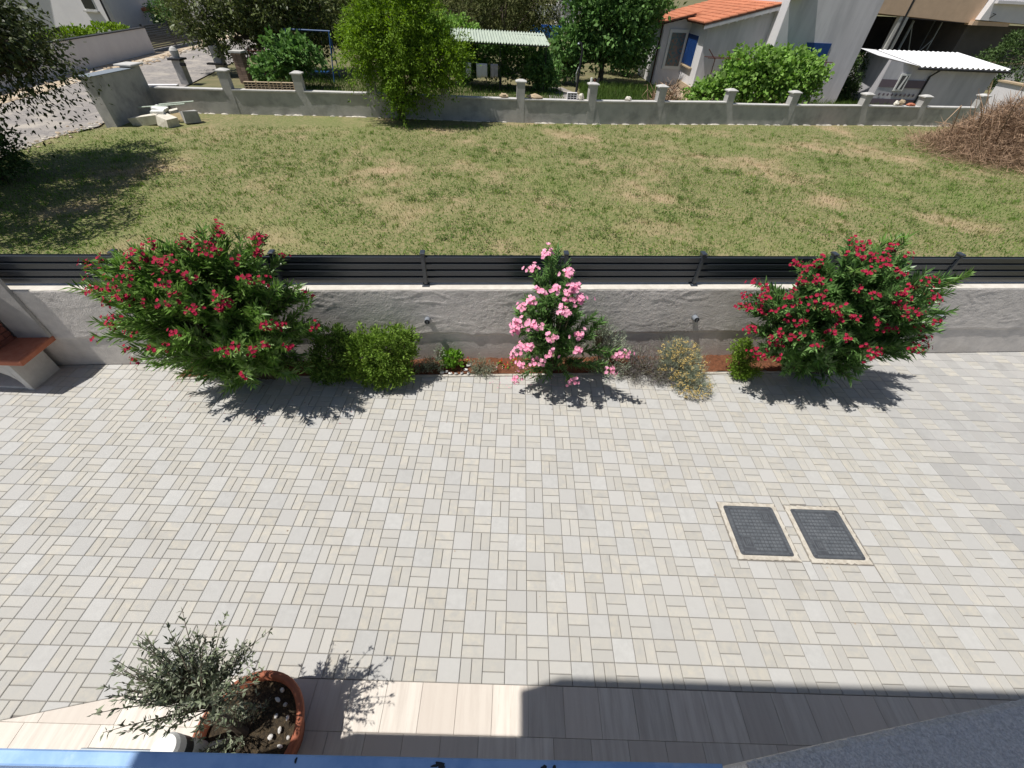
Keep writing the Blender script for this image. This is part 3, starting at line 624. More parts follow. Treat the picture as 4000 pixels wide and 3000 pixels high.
sprigs(pko, (.60,.38,0), [(.46,.2,2.09),(.59,.2,1.91),(.33,.2,1.72),(.39,.2,1.81),(.83,.2,1.2),(.03,.2,1.2),(.63,.15,.95),(.89,.05,.45),(1.09,.3,1.09),(1.21,.3,1.0),(1.38,.2,.31),(1.08,.2,.83)], 'oleander_dark', 33)

def bush(name, label, base, blobs, n, leaf, L, Wr, mname, group=None, cat='bush', seed=1, up=.4, cl=12, rc=.03, stem=True, drop=0, wallclip=True, shell=.55):
    r = np.random.default_rng(seed); t = thing(name, label, cat, base, 0, group); B = np.array(base, float); P=[];D=[]
    w = np.array([b[3]*b[4]*b[5] for b in blobs])**.67; w /= w.sum(); st = MB()
    for b, q in zip(blobs, w):
        k = max(1, int(n*q/cl)); d = unit(r.normal(size=(k,3))); rr = r.uniform(shell,1.0,(k,1))
        c = np.array(b[:3])+d*np.array(b[3:6])*rr*(1+.12*r.normal(size=(k,1)))
        p = c[:,None,:]+r.normal(size=(k,cl,3))*rc
        dd = d[:,None,:]*.8+r.normal(size=(k,cl,3))*.55+np.array([0,0,up])
        P.append(p.reshape(-1,3)); D.append(dd.reshape(-1,3))
        if stem:
            for i in range(0, k, max(1, k//24)): st.tube([tuple(B), tuple((B+np.array(b[:3]))/2), tuple(c[i])], [.008,.006,.003], 4, cap=False)
    P=np.concatenate(P);D=np.concatenate(D); keep = P[:,2] > .01
    if wallclip: keep &= P[:,1] < wy(0)+P[:,0]*.0812-.03
    P=P[keep];D=D[keep]; n=len(P); LL=r.uniform(L*.7,L*1.3,n)
    if stem: st.build('stems','stem',t).location = -Vector(base)
    quads(leaf, leafV(P,D,r.normal(size=(n,3)),LL,LL*Wr)-B, mname, t)
    return t, P
bush('thuja_bush', 'rounded bright green bush in the bed right of the left red oleander', (-1.95,.12,0), [(-1.95,.0,.48,.42,.33,.40),(-1.68,.06,.64,.26,.22,.30),(-2.2,.0,.42,.3,.28,.34),(-1.9,-.1,.25,.4,.22,.22)], 15000, 'foliage', .05, .38, 'thuja', seed=41, cl=26, rc=.032, shell=.72)
bush('thuja_bush', 'darker green bush squeezed between the left red oleander and the bright green bush', (-2.65,.08,0), [(-2.65,.0,.38,.3,.28,.36),(-2.55,.05,.68,.2,.16,.24),(-2.75,-.05,.2,.3,.2,.2)], 6500, 'foliage', .05, .38, 'thuja_dark', seed=42, cl=26, rc=.032, shell=.7)
t, P = bush('silver_plant', 'small silvery plant with wiry stems at the left end of the bed gap', (-1.22,.28,0), [(-1.24,.24,.14,.22,.13,.14),(-1.12,.3,.32,.07,.05,.14),(-1.42,.24,.08,.18,.12,.08)], 1300, 'foliage', .035, .22, 'silver_leaf', cat='plant', seed=43, cl=8, rc=.02, up=1.0)
bush('box_plant', 'small bright green rounded plant with fleshy leaves in the bed', (-.97,.33,0), [(-.97,.33,.18,.17,.13,.15)], 620, 'foliage', .045, .7, 'box_leaf', cat='plant', seed=44, cl=5, rc=.02, up=.5)
bush('grey_plant', 'low grey green plant spilling over the kerb left of the pink oleander', (-.52,.3,0), [(-.5,.28,.11,.24,.14,.12),(-.47,.19,.06,.2,.1,.06)], 1200, 'foliage', .035, .2, 'curry_leaf', cat='plant', seed=45, cl=8, rc=.02, up=.8)
bush('grey_shrub', 'loose grey leaved shrub against the wall right of the pink oleander', (1.38,.52,0), [(1.38,.46,.5,.25,.13,.38),(1.58,.46,.40,.25,.13,.25),(1.25,.5,.74,.16,.1,.22),(1.5,.3,.15,.3,.2,.14)], 2400, 'foliage', .05, .22, 'silver_leaf', cat='shrub', seed=46, cl=9, rc=.03, up=.9)
bush('lavender', 'grey mauve lavender clump left of the yellow flowered bush', (2.12,.38,0), [(2.10,.28,.17,.34,.24,.18),(1.98,.4,.26,.24,.18,.16),(2.35,.25,.15,.2,.24,.15),(1.8,.25,.1,.2,.18,.1)], 5200, 'foliage', .06, .10, 'lavender', cat='plant', seed=47, cl=10, rc=.03, up=1.0)
t, P = bush('curry_plant', 'yellow flowered grey bush sprawling over the kerb onto the paving', (2.62,.32,0), [(2.58,.28,.25,.36,.28,.24),(2.53,.42,.38,.28,.18,.22),(2.74,.04,.13,.28,.24,.13)], 6500, 'foliage', .075, .07, 'curry_leaf', cat='plant', seed=48, cl=12, rc=.04, up=.8)
r_ = np.random.default_rng(5); b_ = []
for cx, cy, cz, rx, ry, rz, k in ((2.60,.28,.27,.34,.26,.24,90),(2.55,.42,.40,.28,.18,.22,80),(2.72,.02,.13,.28,.24,.13,70)):
    d = unit(r_.normal(size=(k,3))+np.array([0,-.5,.5])); b_.append(np.array([cx,cy,cz])+d*np.array([rx,ry,rz])*1.06)
b_ = np.concatenate(b_); b_ = b_[b_[:,2] > .03]; n = len(b_); c_ = (b_[:,None,:]+r_.normal(size=(n,9,3))*np.array([.014,.014,.007])).reshape(-1,3); n = len(c_)
quads('flower_heads', leafV(c_, r_.normal(size=(n,3)), np.tile([0,0,1.],(n,1))+r_.normal(size=(n,3))*.3, np.full(n,.018), np.full(n,.016))-np.array([2.62,.32,0]), 'curry_flower', t)
bush('juniper', 'small bright green feathery conifer in two tiers left of the right oleander', (3.60,.5,0), [(3.56,.52,.42,.15,.11,.2),(3.66,.46,.34,.2,.1,.1),(3.60,.38,.10,.2,.13,.11),(3.78,.34,.12,.16,.06,.05)], 3400, 'foliage', .045, .3, 'juniper', cat='conifer', seed=49, cl=20, rc=.028, up=.3)
# red geraniums and their few leaves
for i, (x, y, z, lab) in enumerate(((-.72,.42,.10,'red geranium bloom beside the painted stones'),(-.20,.42,.10,'red geranium bloom against the wall foot, left of the pair'),(-.12,.36,.09,'red geranium bloom nearest the kerb'),(.02,.46,.10,'red geranium bloom close to the pink oleander'),(-1.26,.3,.2,'red bloom inside the silvery plant'),(-1.48,.26,.08,'red bloom in the shade of the bright green bush'))):
    t = thing('geranium', lab, 'flower', (x, y, 0), 0, 'red geranium blooms in the bed')
    MB().tube([(0,0,0),(.01,0,z)], .003, 4).build('stalk', 'stem', t)
    p = R.normal(size=(16,3))*.016+np.array([.01,0,z]); quads('bloom', leafV(p, R.normal(size=(16,3)), R.normal(size=(16,3)), np.full(16,.022), np.full(16,.02)), 'geranium', t)
    k = 7; a = R.uniform(0,6.28,k); p = np.stack([np.cos(a)*.03,np.sin(a)*.03,R.uniform(.02,.06,k)],1)
    quads('leaves', leafV(p, np.stack([np.cos(a),np.sin(a),np.full(k,.2)],1), np.tile([0,0,1.],(k,1)), np.full(k,.035), np.full(k,.034)), 'thuja', t)
# fallen petals, dry leaves
n = 70; p = np.stack([R.uniform(-.35,.9,n), R.uniform(-.1,.36,n), np.full(n,.02)],1); p[:,2] = np.where(p[:,1] < ky(0)+p[:,0]*.0712+.05, .005, .035)
tag(quads('fallen_petals', leafV(p, R.normal(size=(n,3))*np.array([1,1,.1]), np.tile([0,0,1.],(n,1)), R.uniform(.01,.024,n), R.uniform(.01,.018,n)), 'pink_petal'), 'scattered fallen pink petals on the soil under the pink oleander', 'petals', None, 'stuff')
n = 45; p = np.stack([R.uniform(-5.0,-2.2,n), R.uniform(-1.0,.0,n), np.full(n,.005)],1)
tag(quads('fallen_red_petals', leafV(p, R.normal(size=(n,3))*np.array([1,1,.1]), np.tile([0,0,1.],(n,1)), R.uniform(.01,.02,n), R.uniform(.008,.014,n)), 'red_petal'), 'scattered fallen red petals on the paving under the left oleander', 'petals', None, 'stuff')
n = 60; p = np.stack([R.uniform(-6,6,n), R.uniform(-3.6,.1,n), np.full(n,.004)],1)
tag(quads('dry_leaves', leafV(p, R.normal(size=(n,3))*np.array([1,1,.15]), np.tile([0,0,1.],(n,1)), R.uniform(.008,.022,n), R.uniform(.006,.012,n)), 'straw'), 'scattered bits of dry leaf on the paving', 'leaf litter', None, 'stuff')
# painted stones in the bed
for i, (x, y, a, L, two, lab) in enumerate(((-.70,.36,.5,.05,1,'large cream painted stone under the red geranium'),(-.69,.17,1.3,.035,1,'oval black and white painted pebble at the kerb, rightmost of the row'),(-.79,.17,1.0,.032,1,'black and white painted pebble, second from the right in the row'),(-.88,.155,0,.03,1,'white banded flat pebble in the row at the kerb'),(-.97,.155,0,.034,1,'white flat pebble in the row at the kerb, third from the left'),(-1.03,.19,.8,.03,0,'small green white pebble behind the row at the kerb'),(-1.10,.17,.2,.04,0,'pinkish stone at the left end of the row'),(-.74,.25,0,.04,0,'plain grey stone behind the painted pebbles'))):
    t = thing('painted_stone', lab, 'stone', (x, y, .035), a, 'painted stones in the flower bed')
    MB().blob((0,0,0), (L,L*.62,.022), i, .12).build('stone', 'pebble' if i != 4 else 'paint_white', t, smooth=True)
    if two: MB().blob((0,0,.007), (L*.5,L*.4,.0195), i+9, .05).build('painted_mark', 'pebble_black', t, smooth=True)

# ------------------------------------------------------------------ olive in its terracotta pot, bollard, metal strip
PC = Vector((-1.87,-4.20,0))
t = thing('plant_pot', 'large round terracotta pot with a rolled rim holding the olive tree', 'pot', PC)
MB().lathe([(.25,.0),(.27,.02),(.315,.20),(.345,.34),(.35,.38),(.375,.385),(.382,.41),(.378,.44),(.355,.452),(.332,.44),(.322,.36),(.30,.34)], n=48).build('bowl', 'pot', t, smooth=True)
m = MB(); V=[]; F=[]
for i in range(15):
    for k in range(28):
        rr=.325*i/14; a=2*math.pi*k/28; V.append((rr*math.cos(a),rr*math.sin(a),.365+.02*noise.noise(Vector((rr*9*math.cos(a),rr*9*math.sin(a),2)))))
for i in range(14):
    for k in range(28): F.append((i*28+k,(i+1)*28+k,(i+1)*28+(k+1)%28,i*28+(k+1)%28))
m.add(V,F).build('pot_soil','pot_soil',t)
peb = [(.24,.09),(.19,.17),(.25,-.07),(.28,-.13),(.22,-.19),(.12,.20),(.15,.10),(.21,.02),(.10,-.25),(.04,-.28),(.13,.26),(.29,-.02),(.02,-.21),(.16,-.02)]
pm_ = [MB().blob((0,0,0),(.026,.019,.012),k,.15).build('pebble','pebble') for k in range(3)]
for o in pm_: bpy.data.objects.remove(o)
pms = [MB() for _ in range(3)]
for i, (x, y) in enumerate(peb):
    o = MB().blob((0,0,0),(rnd.uniform(.014,.028),rnd.uniform(.011,.02),rnd.uniform(.008,.013)),i,.15).build('pebble', 'pebble')
    o.location = PC+Vector((x,y,.395)); o.rotation_euler = (rnd.uniform(-.4,.4),rnd.uniform(-.4,.4),rnd.uniform(0,6))
    o['label'] = 'small pale pebble lying on the soil of the terracotta pot'; o['category'] = 'pebble'; o['group'] = 'pebbles on the soil of the terracotta pot'
o = MB().blob((0,0,0),(.10,.055,.03),3,.2,8,12).build('white_stone','stone_white',smooth=True); o.location = PC+Vector((-.19,-.10,.41)); o.rotation_euler = (0,.1,.6)
tag(o, 'large white stone at the foot of the olive in the pot', 'stone')
t = thing('olive_tree', 'young olive tree with sparse grey green crown growing from the terracotta pot', 'tree', PC+Vector((-.05,.0,.36)))
st = MB(); base = np.array(PC+Vector((-.05,.0,.36))); r_ = np.random.default_rng(61)
st.tube([tuple(base),tuple(base+[-.02,.03,.22]),tuple(base+[-.06,.09,.62])],[.035,.026,.018],8)
P=[];D=[];LL=[]
for i in range(150):
    d = unit(r_.normal(size=3)*np.array([1,.85,.75])+np.array([-.15,.1,.05])); tip = np.array([-1.98,-4.02,1.27])+d*np.array([.5,.36,.33])*r_.uniform(.25,1.08)
    b = base+np.array([-.06,.09,r_.uniform(.35,.62)]); c = (b+tip)/2+np.array([0,0,.08])+r_.normal(size=3)*.03
    ts = np.linspace(0,1,6)[:,None]; pts=(1-ts)**2*b+2*ts*(1-ts)*c+ts**2*tip; st.tube(pts.tolist(),[.007,.005,.004,.003,.002,.0015],4,cap=False)
    n=r_.integers(22,34); tt=r_.uniform(.4,1,n)[:,None]; q=(1-tt)**2*b+2*tt*(1-tt)*c+tt**2*tip; tg=unit(2*(1-tt)*(c-b)+2*tt*(tip-c)); P.append(q); D.append(tg*.7+r_.normal(size=(n,3))*.65); LL.append(r_.uniform(.028,.05,n))
for i in range(46):                                         # suckers at the foot
    tip = base+np.array([r_.uniform(-.28,.16),r_.uniform(-.2,.26),r_.uniform(.08,.36)]); n=12; tt=r_.uniform(.3,1,n)[:,None]; q=base*(1-tt)+tip*tt; st.tube([tuple(base),tuple(tip)],.002,4,cap=False); P.append(q); D.append((tip-base)[None]*2+r_.normal(size=(n,3))*.5); LL.append(r_.uniform(.03,.05,n))
P=np.concatenate(P);D=np.concatenate(D);LL=np.concatenate(LL)
st.build('trunk','bark',t).location = -Vector(base); quads('crown', leafV(P,D,r_.normal(size=P.shape),LL,LL*.34)-base, 'olive_leaf', t)
t = thing('bollard_light', 'white round garden bollard with a dark band beside the terracotta pot', 'bollard', (-2.20,-4.33,0))
MB().lathe([(.085,0),(.085,.60)],n=28).build('shaft','paint_white',t,smooth=False)
MB().lathe([(.0865,.60),(.0865,.70)],n=28).build('band','band_dark',t)
MB().lathe([(.085,.70),(.088,.702),(.088,.78),(.074,.805),(.03,.812),(.0,.813)],n=28).build('head','paint_white',t)
o = MB().cbox((-3.27,-4.315,.004),(-2.62,-4.285,.05),.005).build('metal_strip','zinc'); tag(o, 'thin grey metal strip lying on the terrace left of the bollard', 'metal strip')

# ------------------------------------------------------------------ the house the picture is taken from: balcony rail, stucco parapet, roof edge
hs = thing('balcony_house', 'own house with blue metal balcony rail and rough grey stucco parapet at the bottom edge', 'house', (0,-6,0))
def hp(n, a, b, m): 
    o = MB().box(a, b).build(n, m, hs); o.location = (0,6,0); return o
rail = MB().prism([(-2.4,-4.522),(.58,-4.505),(.58,-4.470),(-2.4,-4.487)],1.7,2.85,.004).build('balustrade','blue_paint',hs); rail.location = (0,6,0)
for x, w in ((-.22,.022),(.07,.013),(.10,.006),(-.62,.004)):
    o = MB().blob((x,-4.490,2.847),(w,.008,.006),int(x*50)+60,.4).build('paint_chip','paint_chip',rail)
o = MB().blob((-1.50,-4.50,2.865),(.065,.016,.030),1,.1).build('shadow_knob','blue_paint',rail)  # unseen knob added to cast the bump in the rail's shadow
hp('balcony_slab',(-2.4,-5.9,1.55),(7,-4.52,1.70),'house_white')
hp('house_wall',(-6.2,-6.4,0),(7,-5.9,3.1),'house_white')  # unseen wall, height cut to let more sky light in
a = math.atan2(.16,.9); T = Matrix.Translation((.585,-4.475,0)) @ Matrix.Rotation(a,4,'Z')
V=[];F=[];nx,ny=150,26
for i in range(nx+1):
    for j in range(ny+1):
        x=1.35*i/nx; y=-.34*j/ny; z=3.0+.006*noise.noise(Vector((x*38,y*38,0)))+.005*noise.noise(Vector((x*90,y*90,4)))
        if j==0: z-=.012
        V.append(T @ Vector((x,y+.004*noise.noise(Vector((x*60,0,9))),z)))
for i in range(nx):
    for j in range(ny): q=i*(ny+1)+j; F.append((q,q+1,q+ny+2,q+ny+1))
o = MB().add(V,F).build('stucco_top','stucco',hs); o.location=(0,6,0)
o = MB().box((0,-.34,1.7),(1.35,-.004,2.985),T).build('stucco_parapet','stucco',hs); o.location=(0,6,0)
hp('roof_edge',(-2.34,-5.35,5.85),(9,-4.535,6.7),'house_white'); hp('roof_post',(6.5,-4.8,3),(6.7,-4.55,5.85),'house_white'); hp('roof_post',(6.5,-6.3,3.1),(6.7,-6.1,5.85),'house_white'); hp('roof_beam',(6.5,-6.4,5.85),(6.7,-5.36,6.1),'house_white')  # unseen roof edge, trimmed to set sky light and terrace shadow

# ------------------------------------------------------------------ far boundary wall with piers
WP = [(-15.3,15.85),(-12.1,16.05),(-9.25,16.38),(-6.3,16.6),(-3.2,16.66),(0.,16.8),(3.1,17.08),(6.2,17.6),(9.5,18.2),(12.6,18.6),(16.4,19.3),(19.5,19.7),(22.6,20.15)]
PH = [1.5,1.52,1.49,1.46,1.48,1.5,1.48,1.43,1.32,1.30,1.26,1.22,1.3]
bw = thing('boundary_wall', 'low weathered concrete boundary wall with square piers behind the lawn', 'wall')
for i in range(len(WP)):
    p = Vector((*WP[i],0)); q = Vector((*WP[min(i+1,len(WP)-1)],0)); o_ = Vector((*WP[max(i-1,0)],0)); d = (q-o_).normalized(); T = Matrix.Translation(p) @ Matrix.Rotation(math.atan2(d.y,d.x),4,'Z')
    if 0 < i:
        h = PH[i]; o = MB().box((-.17,-.125,-.2),(.17,.20,h-.07),T).build('pier','concrete',bw)
        m = MB(); m.box((-.23,-.145,h-.07),(.23,.26,h-.03),T); m.add([T @ Vector(v) for v in ((-.23,-.145,h-.03),(.23,-.145,h-.03),(.23,.26,h-.03),(-.23,.26,h-.03),(-.08,-.04,h+.03),(.08,-.04,h+.03),(.08,.11,h+.03),(-.08,.11,h+.03))],[(0,1,5,4),(1,2,6,5),(2,3,7,6),(3,0,4,7),(4,5,6,7)]); m.build('pier_cap','concrete_cap',o)
    if i < len(WP)-1:
        d2 = q-p; L = d2.length; T2 = Matrix.Translation(p) @ Matrix.Rotation(math.atan2(d2.y,d2.x),4,'Z')
        zt = .86-.07*(i > 7)
        MB().box((.12,-.12,-.2),(L-.12,.14,zt-.05),T2).build('wall_panel','concrete',bw)
        m = MB(); n = 14
        for k in range(n):
            a = .171+(L-.342)*k/n; b = .171+(L-.342)*(k+1)/n; ja = -.158+.008*noise.noise(Vector((i*9+a*3,0,0))); jb = -.158+.008*noise.noise(Vector((i*9+b*3,0,0)))
            m.add([T2 @ Vector(v) for v in ((a,ja,zt-.05),(b,jb,zt-.05),(b,jb,zt),(a,ja,zt),(b,.17,zt),(a,.17,zt),(b,.17,zt-.05),(a,.17,zt-.05))],[(0,1,2,3),(3,2,4,5),(5,4,6,7),(7,6,1,0)])
        m.build('coping','concrete_cap',bw)
        m = MB()                                            # pale foundation edge showing at the foot
        for k in range(int(L/.28)):
            if rnd.random() < .35: m.blob((0,0,0),(.1,.05,.025),k,.3,4,6); 
        pts = [T2 @ Vector((.2+rnd.uniform(0,L-.4),-.16-rnd.uniform(0,.05),-.01)) for _ in range(9)]
        m = MB()
        for k, pt in enumerate(pts): m.blob(pt,(rnd.uniform(.05,.22),.035,.03),k+i,.3,4,7)
        tag(m.build('foundation_edge','stone_white',bw),kind='stuff')
# tall end wall by the road
ew = thing('end_wall', 'taller grey concrete end wall with flat metal coping at the road', 'wall', (-15.2,13.2,0))
m = MB(); m.add([(-.42,0,-.1),(0,-.02,-.1),(-.15,2.55,-.1),(-.57,2.55,-.1),(-.42,0,1.52),(0,-.02,1.52),(-.15,2.55,1.47),(-.57,2.55,1.47)],[(0,1,5,4),(1,2,6,5),(2,3,7,6),(3,0,4,7),(4,5,6,7)]); m.build('wall_body','concrete',ew)
m = MB(); m.add([(-.5,-.08,1.521),(.06,-.10,1.521),(-.09,2.3,1.475),(-.65,2.3,1.475),(-.5,-.08,1.545),(.06,-.10,1.545),(-.09,2.3,1.50),(-.65,2.3,1.50)],[(0,1,5,4),(1,2,6,5),(2,3,7,6),(3,0,4,7),(4,5,6,7)]); m.build('metal_coping','zinc',ew)
MB().box((-.62,2.35,-.1),(-.18,2.85,1.55)).build('pier','concrete',ew); MB().cbox((-.74,2.23,1.55),(-.06,2.97,1.61),.02).build('pier_cap','concrete_cap',ew)
# things on and by the wall
def rock(name, label, c, r, m, seed, cat='stone', group=None):
    o = MB().blob((0,0,0),r,seed,.3,6,9).build(name,m); o.location=c; return tag(o,label,cat,group)
rock('stone','rounded tan stone on the wall left of the pier with the canopy behind',(-.72,16.82,.93),(.19,.12,.09),'stone_tan',1,group='stones on the boundary wall')
rock('stone','long flat tan stone on the wall right of the same pier',(.62,16.92,.92),(.34,.13,.10),'stone_tan',2,group='stones on the boundary wall')
rock('stone','small pale stone on the wall in front of the weeds',(4.75,17.38,.92),(.15,.1,.1),'stone_white',3,group='stones on the boundary wall')
rock('stone','white stone standing by the hollow block on the wall',(2.62,17.08,.96),(.13,.1,.13),'stone_white',4,group='stones on the boundary wall')
rock('stone','larger stone of the pile on the wall before the shed',(18.35,19.6,.92),(.16,.12,.13),'stone_tan',5,group='stones on the boundary wall')
rock('stone','white stone of the pile on the wall before the shed',(18.1,19.55,.88),(.12,.1,.1),'stone_white',6,group='stones on the boundary wall')
rock('brick_piece','broken red brick beside the stone pile on the wall',(18.9,19.65,.84),(.22,.12,.06),'terracotta',7,cat='brick')
def hollow(c, rz, L, lab, n=3, mname='stone_tan'):
    t = thing('hollow_brick', lab, 'brick', c, rz, 'hollow clay blocks on the boundary wall'); H=.25; m=MB(); m.box((0,.03,0),(L,.14,H))
    w=.022
    for z in (0,.0833,.1667): pass
    for k in range(4): zz=(H-w)*k/3; m.box((0,0,zz),(L,.031,zz+w))
    for k in range(n+1): xx=(L-w)*k/n; 
    for k in range(n+1):
        xx=(L-w)*k/n
        for j in range(3): m.box((xx,.001,(H-w)*j/3+w),(xx+w,.03,(H-w)*(j+1)/3))
    m.build('block',mname,t); b=MB(); b.box((.01,.0285,.01),(L-.01,.0305,H-.01)); b.build('cavity_back','cavity_shade',t)  # black sheet painting the shade inside the hollows
for k in range(4): hollow((-11.45+.50*k,16.16+.055*k,.862),.11,.47,('leftmost','second','third','rightmost')[k]+' of the four hollow clay blocks in a row on the wall')
hollow((2.02,16.98,.862),.1,.42,'white painted hollow block on the wall left of the pier with the cans',3,'far_white')
for k,(x,lab,mm) in enumerate(((2.98,'white topped jar on the pier, leftmost of three','paint_white'),(3.13,'dark jar on the pier, middle of three','rust'),(3.27,'dark jar on the pier, rightmost of three','steel_dark'))):
    t=thing('jar',lab,'jar',(x,17.12,1.508),0,'jars on the pier'); MB().lathe([(.045,0),(.05,.1)],n=10).build('body',mm,t); MB().lathe([(.048,.1),(.048,.14)],n=10).build('lid','steel_dark' if k else 'paint_white',t)
# rubble in the corner
for k,(x,y,z,a,b,c,rz,lab,mm) in enumerate(((-14.35,13.75,.14,.55,.22,.15,.1,'long broken white concrete slab in front of the rubble heap','stone_white'),(-13.6,13.75,.15,.42,.28,.16,-.5,'large broken white concrete block at the right of the rubble heap','stone_white'),(-13.95,13.95,.36,.22,.16,.07,.3,'white square tile slab on top of the rubble','paint_white'),(-14.1,14.35,.40,.28,.18,.06,-.2,'white sheet lying at the back of the rubble','paint_white'),(-12.95,14.25,.2,.26,.2,.2,.9,'grey upright concrete lump at the right end of the rubble','concrete'),(-13.55,14.3,.36,.16,.12,.05,.4,'small pale slab at the back of the rubble','stone_white'))):
    T = Matrix.Translation((x,y,z)) @ Matrix.Rotation(rz,4,'Z'); m=MB(); m.add([(a*x*(1+.22*noise.noise(Vector((k*5+x*3,y*2,z*2)))),b*y*(1+.3*noise.noise(Vector((k*7+y*3,x*2,z)))),c*z) for x,y,z in ((-1,-.7,-1),(-.3,-1,-1),(1,-.8,-1),(.9,.8,-1),(-.9,.9,-1),(-1,-.7,1),(-.3,-1,1),(1,-.8,.9),(.9,.8,1),(-.9,.9,.85))],[(4,3,2,1,0),(5,6,7,8,9),(0,1,6,5),(1,2,7,6),(2,3,8,7),(3,4,9,8),(4,0,5,9)]); o=m.build('rubble_slab',mm); o.location=(x,y,z); o.rotation_euler=(rnd.uniform(-.15,.15),rnd.uniform(-.15,.15),rz); tag(o,lab,'rubble','broken slabs in the corner of the lawn')
for k,(a,b,lab) in enumerate((((-14.9,14.3,.42),(-13.2,14.6,.55),'pale green strip of wood lying over the rubble'),((-14.2,14.55,.5),(-12.9,14.75,.62),'grey green stick lying over the back of the rubble'))):
    o=MB().tube([a,b],.03,5).build('wood_strip','corrugated_green'); tag(o,lab,'wood','strips lying on the rubble')

# ------------------------------------------------------------------ trees
def tree(name, label, base, blobs, n, L, Wr, mname, group=None, seed=1, cl=16, rc=.16, drop=0., up=.1, tr=.16, cat='tree', limbs=True, shell=.5, fold=.18, spray=0., sag=.3):
    r = np.random.default_rng(seed); t = thing(name, label, cat, base, 0, group); B = np.array(base, float); P=[];D=[]; st=MB()
    w = np.array([b[3]*b[4]*b[5] for b in blobs])**.67; w/=w.sum()
    fork = B+np.array([0,0,max(.5,.45*np.mean([b[2] for b in blobs]))])
    if limbs: st.tube([tuple(B-[0,0,.1]),tuple((B+fork)/2+[.04,.03,0]),tuple(fork)],[tr*1.25,tr,tr*.8],10)
    for b,q in zip(blobs,w):
        k=max(2,int(n*q/cl)); d=unit(r.normal(size=(k,3))); lump=1+.22*np.array([noise.noise(Vector((float(x[0])*1.8+b[0],float(x[1])*1.8+b[1],float(x[2])*1.8+b[2]))) for x in d])[:,None]
        c=np.array(b[:3])+d*np.array(b[3:6])*r.uniform(shell,1.0,(k,1))*lump
        if limbs:
            st.tube([tuple(fork),tuple((fork+np.array(b[:3]))/2+r.normal(size=3)*.1),tuple(b[:3])],[tr*.55,tr*.4,tr*.22],7)
            for i in range(min(k,10)): st.tube([tuple(b[:3]),tuple((np.array(b[:3])+c[i])/2+r.normal(size=3)*.06),tuple(c[i])],[tr*.18,tr*.12,tr*.05],5,cap=False)
        p=c[:,None,:]+r.normal(size=(k,cl,3))*rc*np.array([1,1,.7])
        if spray:
            tt=r.uniform(0,1,(k,cl,1))*spray*r.uniform(.5,1.3,(k,1,1)); p=p+(d[:,None,:]*np.array([1,1,.5])+np.array([0,0,.25])+r.normal(size=(k,1,3))*.25)*tt-np.array([0,0,1.])*sag*tt**2/max(spray,.01)
        dd=d[:,None,:]*.7+r.normal(size=(k,cl,3))*.6+np.array([0,0,up-drop])
        P.append(p.reshape(-1,3));D.append(dd.reshape(-1,3))
    P=np.concatenate(P);D=np.concatenate(D);k=P[:,2]>.03;P=P[k];D=D[k];n=len(P);LL=r.uniform(L*.65,L*1.35,n)
    if limbs: st.build('trunk','bark',t,smooth=True).location=-Vector(base)
    Nn=r.normal(size=(n,3))+np.array([0,0,1.0])
    quads('crown',leafV(P,D,Nn,LL,LL*Wr,fold)-B,mname,t); return t
tree('garden_tree','large backlit tree hanging in from the left edge, casting the shadow on the lawn',(-15.0,6.9,0),[(-15.6,6.8,4.7,3.0,3.0,1.4),(-14.1,7.5,3.9,1.4,1.6,.8),(-14.3,9.8,3.3,1.0,1.1,.6),(-13.6,5.0,3.5,1.6,1.7,.8),(-12.1,4.4,3.7,1.1,1.2,.6),(-13.2,9.2,2.9,.55,.6,.4),(-12.9,8.1,3.0,.55,.6,.4),(-14.3,9.0,2.7,.5,.5,.4),(-13.1,9.0,2.5,.4,.4,.3),(-14.8,8.6,3.2,1.2,1.2,.7)],52000,.12,.5,'tree_backlit',seed=71,drop=.55,rc=.10,cl=26,spray=.8,sag=1.3,tr=.22)
tree('ivy_shrub','dark leafy shrub at the left edge under the overhanging tree',(-14.3,7.4,0),[(-14.25,7.4,.7,.8,.8,.7),(-14.9,7.1,1.2,1.0,1.0,1.0)],7500,.10,.6,'hedge_dark',seed=72,rc=.12,tr=.07,cat='shrub')
tree('feathery_tree','bright yellow green feathery tree standing in front of the boundary wall',(-5.1,16.2,0),[(-4.8,16.1,3.1,1.75,1.3,1.2),(-5.5,15.9,2.3,1.3,1.0,.8),(-3.6,16.0,2.3,1.3,1.0,.9),(-4.6,15.7,1.45,.9,.7,.6),(-5.8,16.2,2.9,.8,.8,.8),(-3.2,16.2,1.9,.6,.6,.5),(-4.8,15.8,.85,.45,.4,.35),(-4.5,16.3,4.4,1.1,1.0,.8)],48000,.13,.32,'lime_leaf',seed=73,rc=.07,drop=.1,cl=34,spray=.65,sag=.8,tr=.12)
tree('fig_bush','bushy fig with broad leaves behind the row of hollow blocks',(-11.9,21.8,0),[(-12.1,21.9,1.1,.9,.9,.75),(-11.2,22.1,1.3,.7,.8,.8),(-13.0,21.9,.75,.8,.8,.55),(-11.9,21.8,1.75,.45,.5,.5)],2600,.24,.7,'fig_leaf',seed=74,rc=.10,cl=12,spray=.4,sag=.1,shell=.35,tr=.08)
tree('oak_tree','olive green spreading tree over the drive left of the blue swing frame',(-15.4,26.5,0),[(-15.8,26.3,3.6,3.2,2.6,1.5),(-17.6,26.0,2.4,1.9,1.6,1.2),(-13.6,26.3,3.0,2.6,2.2,1.5),(-16.0,25.4,1.7,1.5,1.2,.9),(-12.0,27.3,2.6,2.0,1.8,1.6),(-14.5,26.5,5.2,3.2,2.6,1.4)],28000,.19,.5,'oak_leaf',group='trees in the neighbouring garden',seed=75,rc=.14,cl=20,spray=.6,sag=.6,tr=.2)
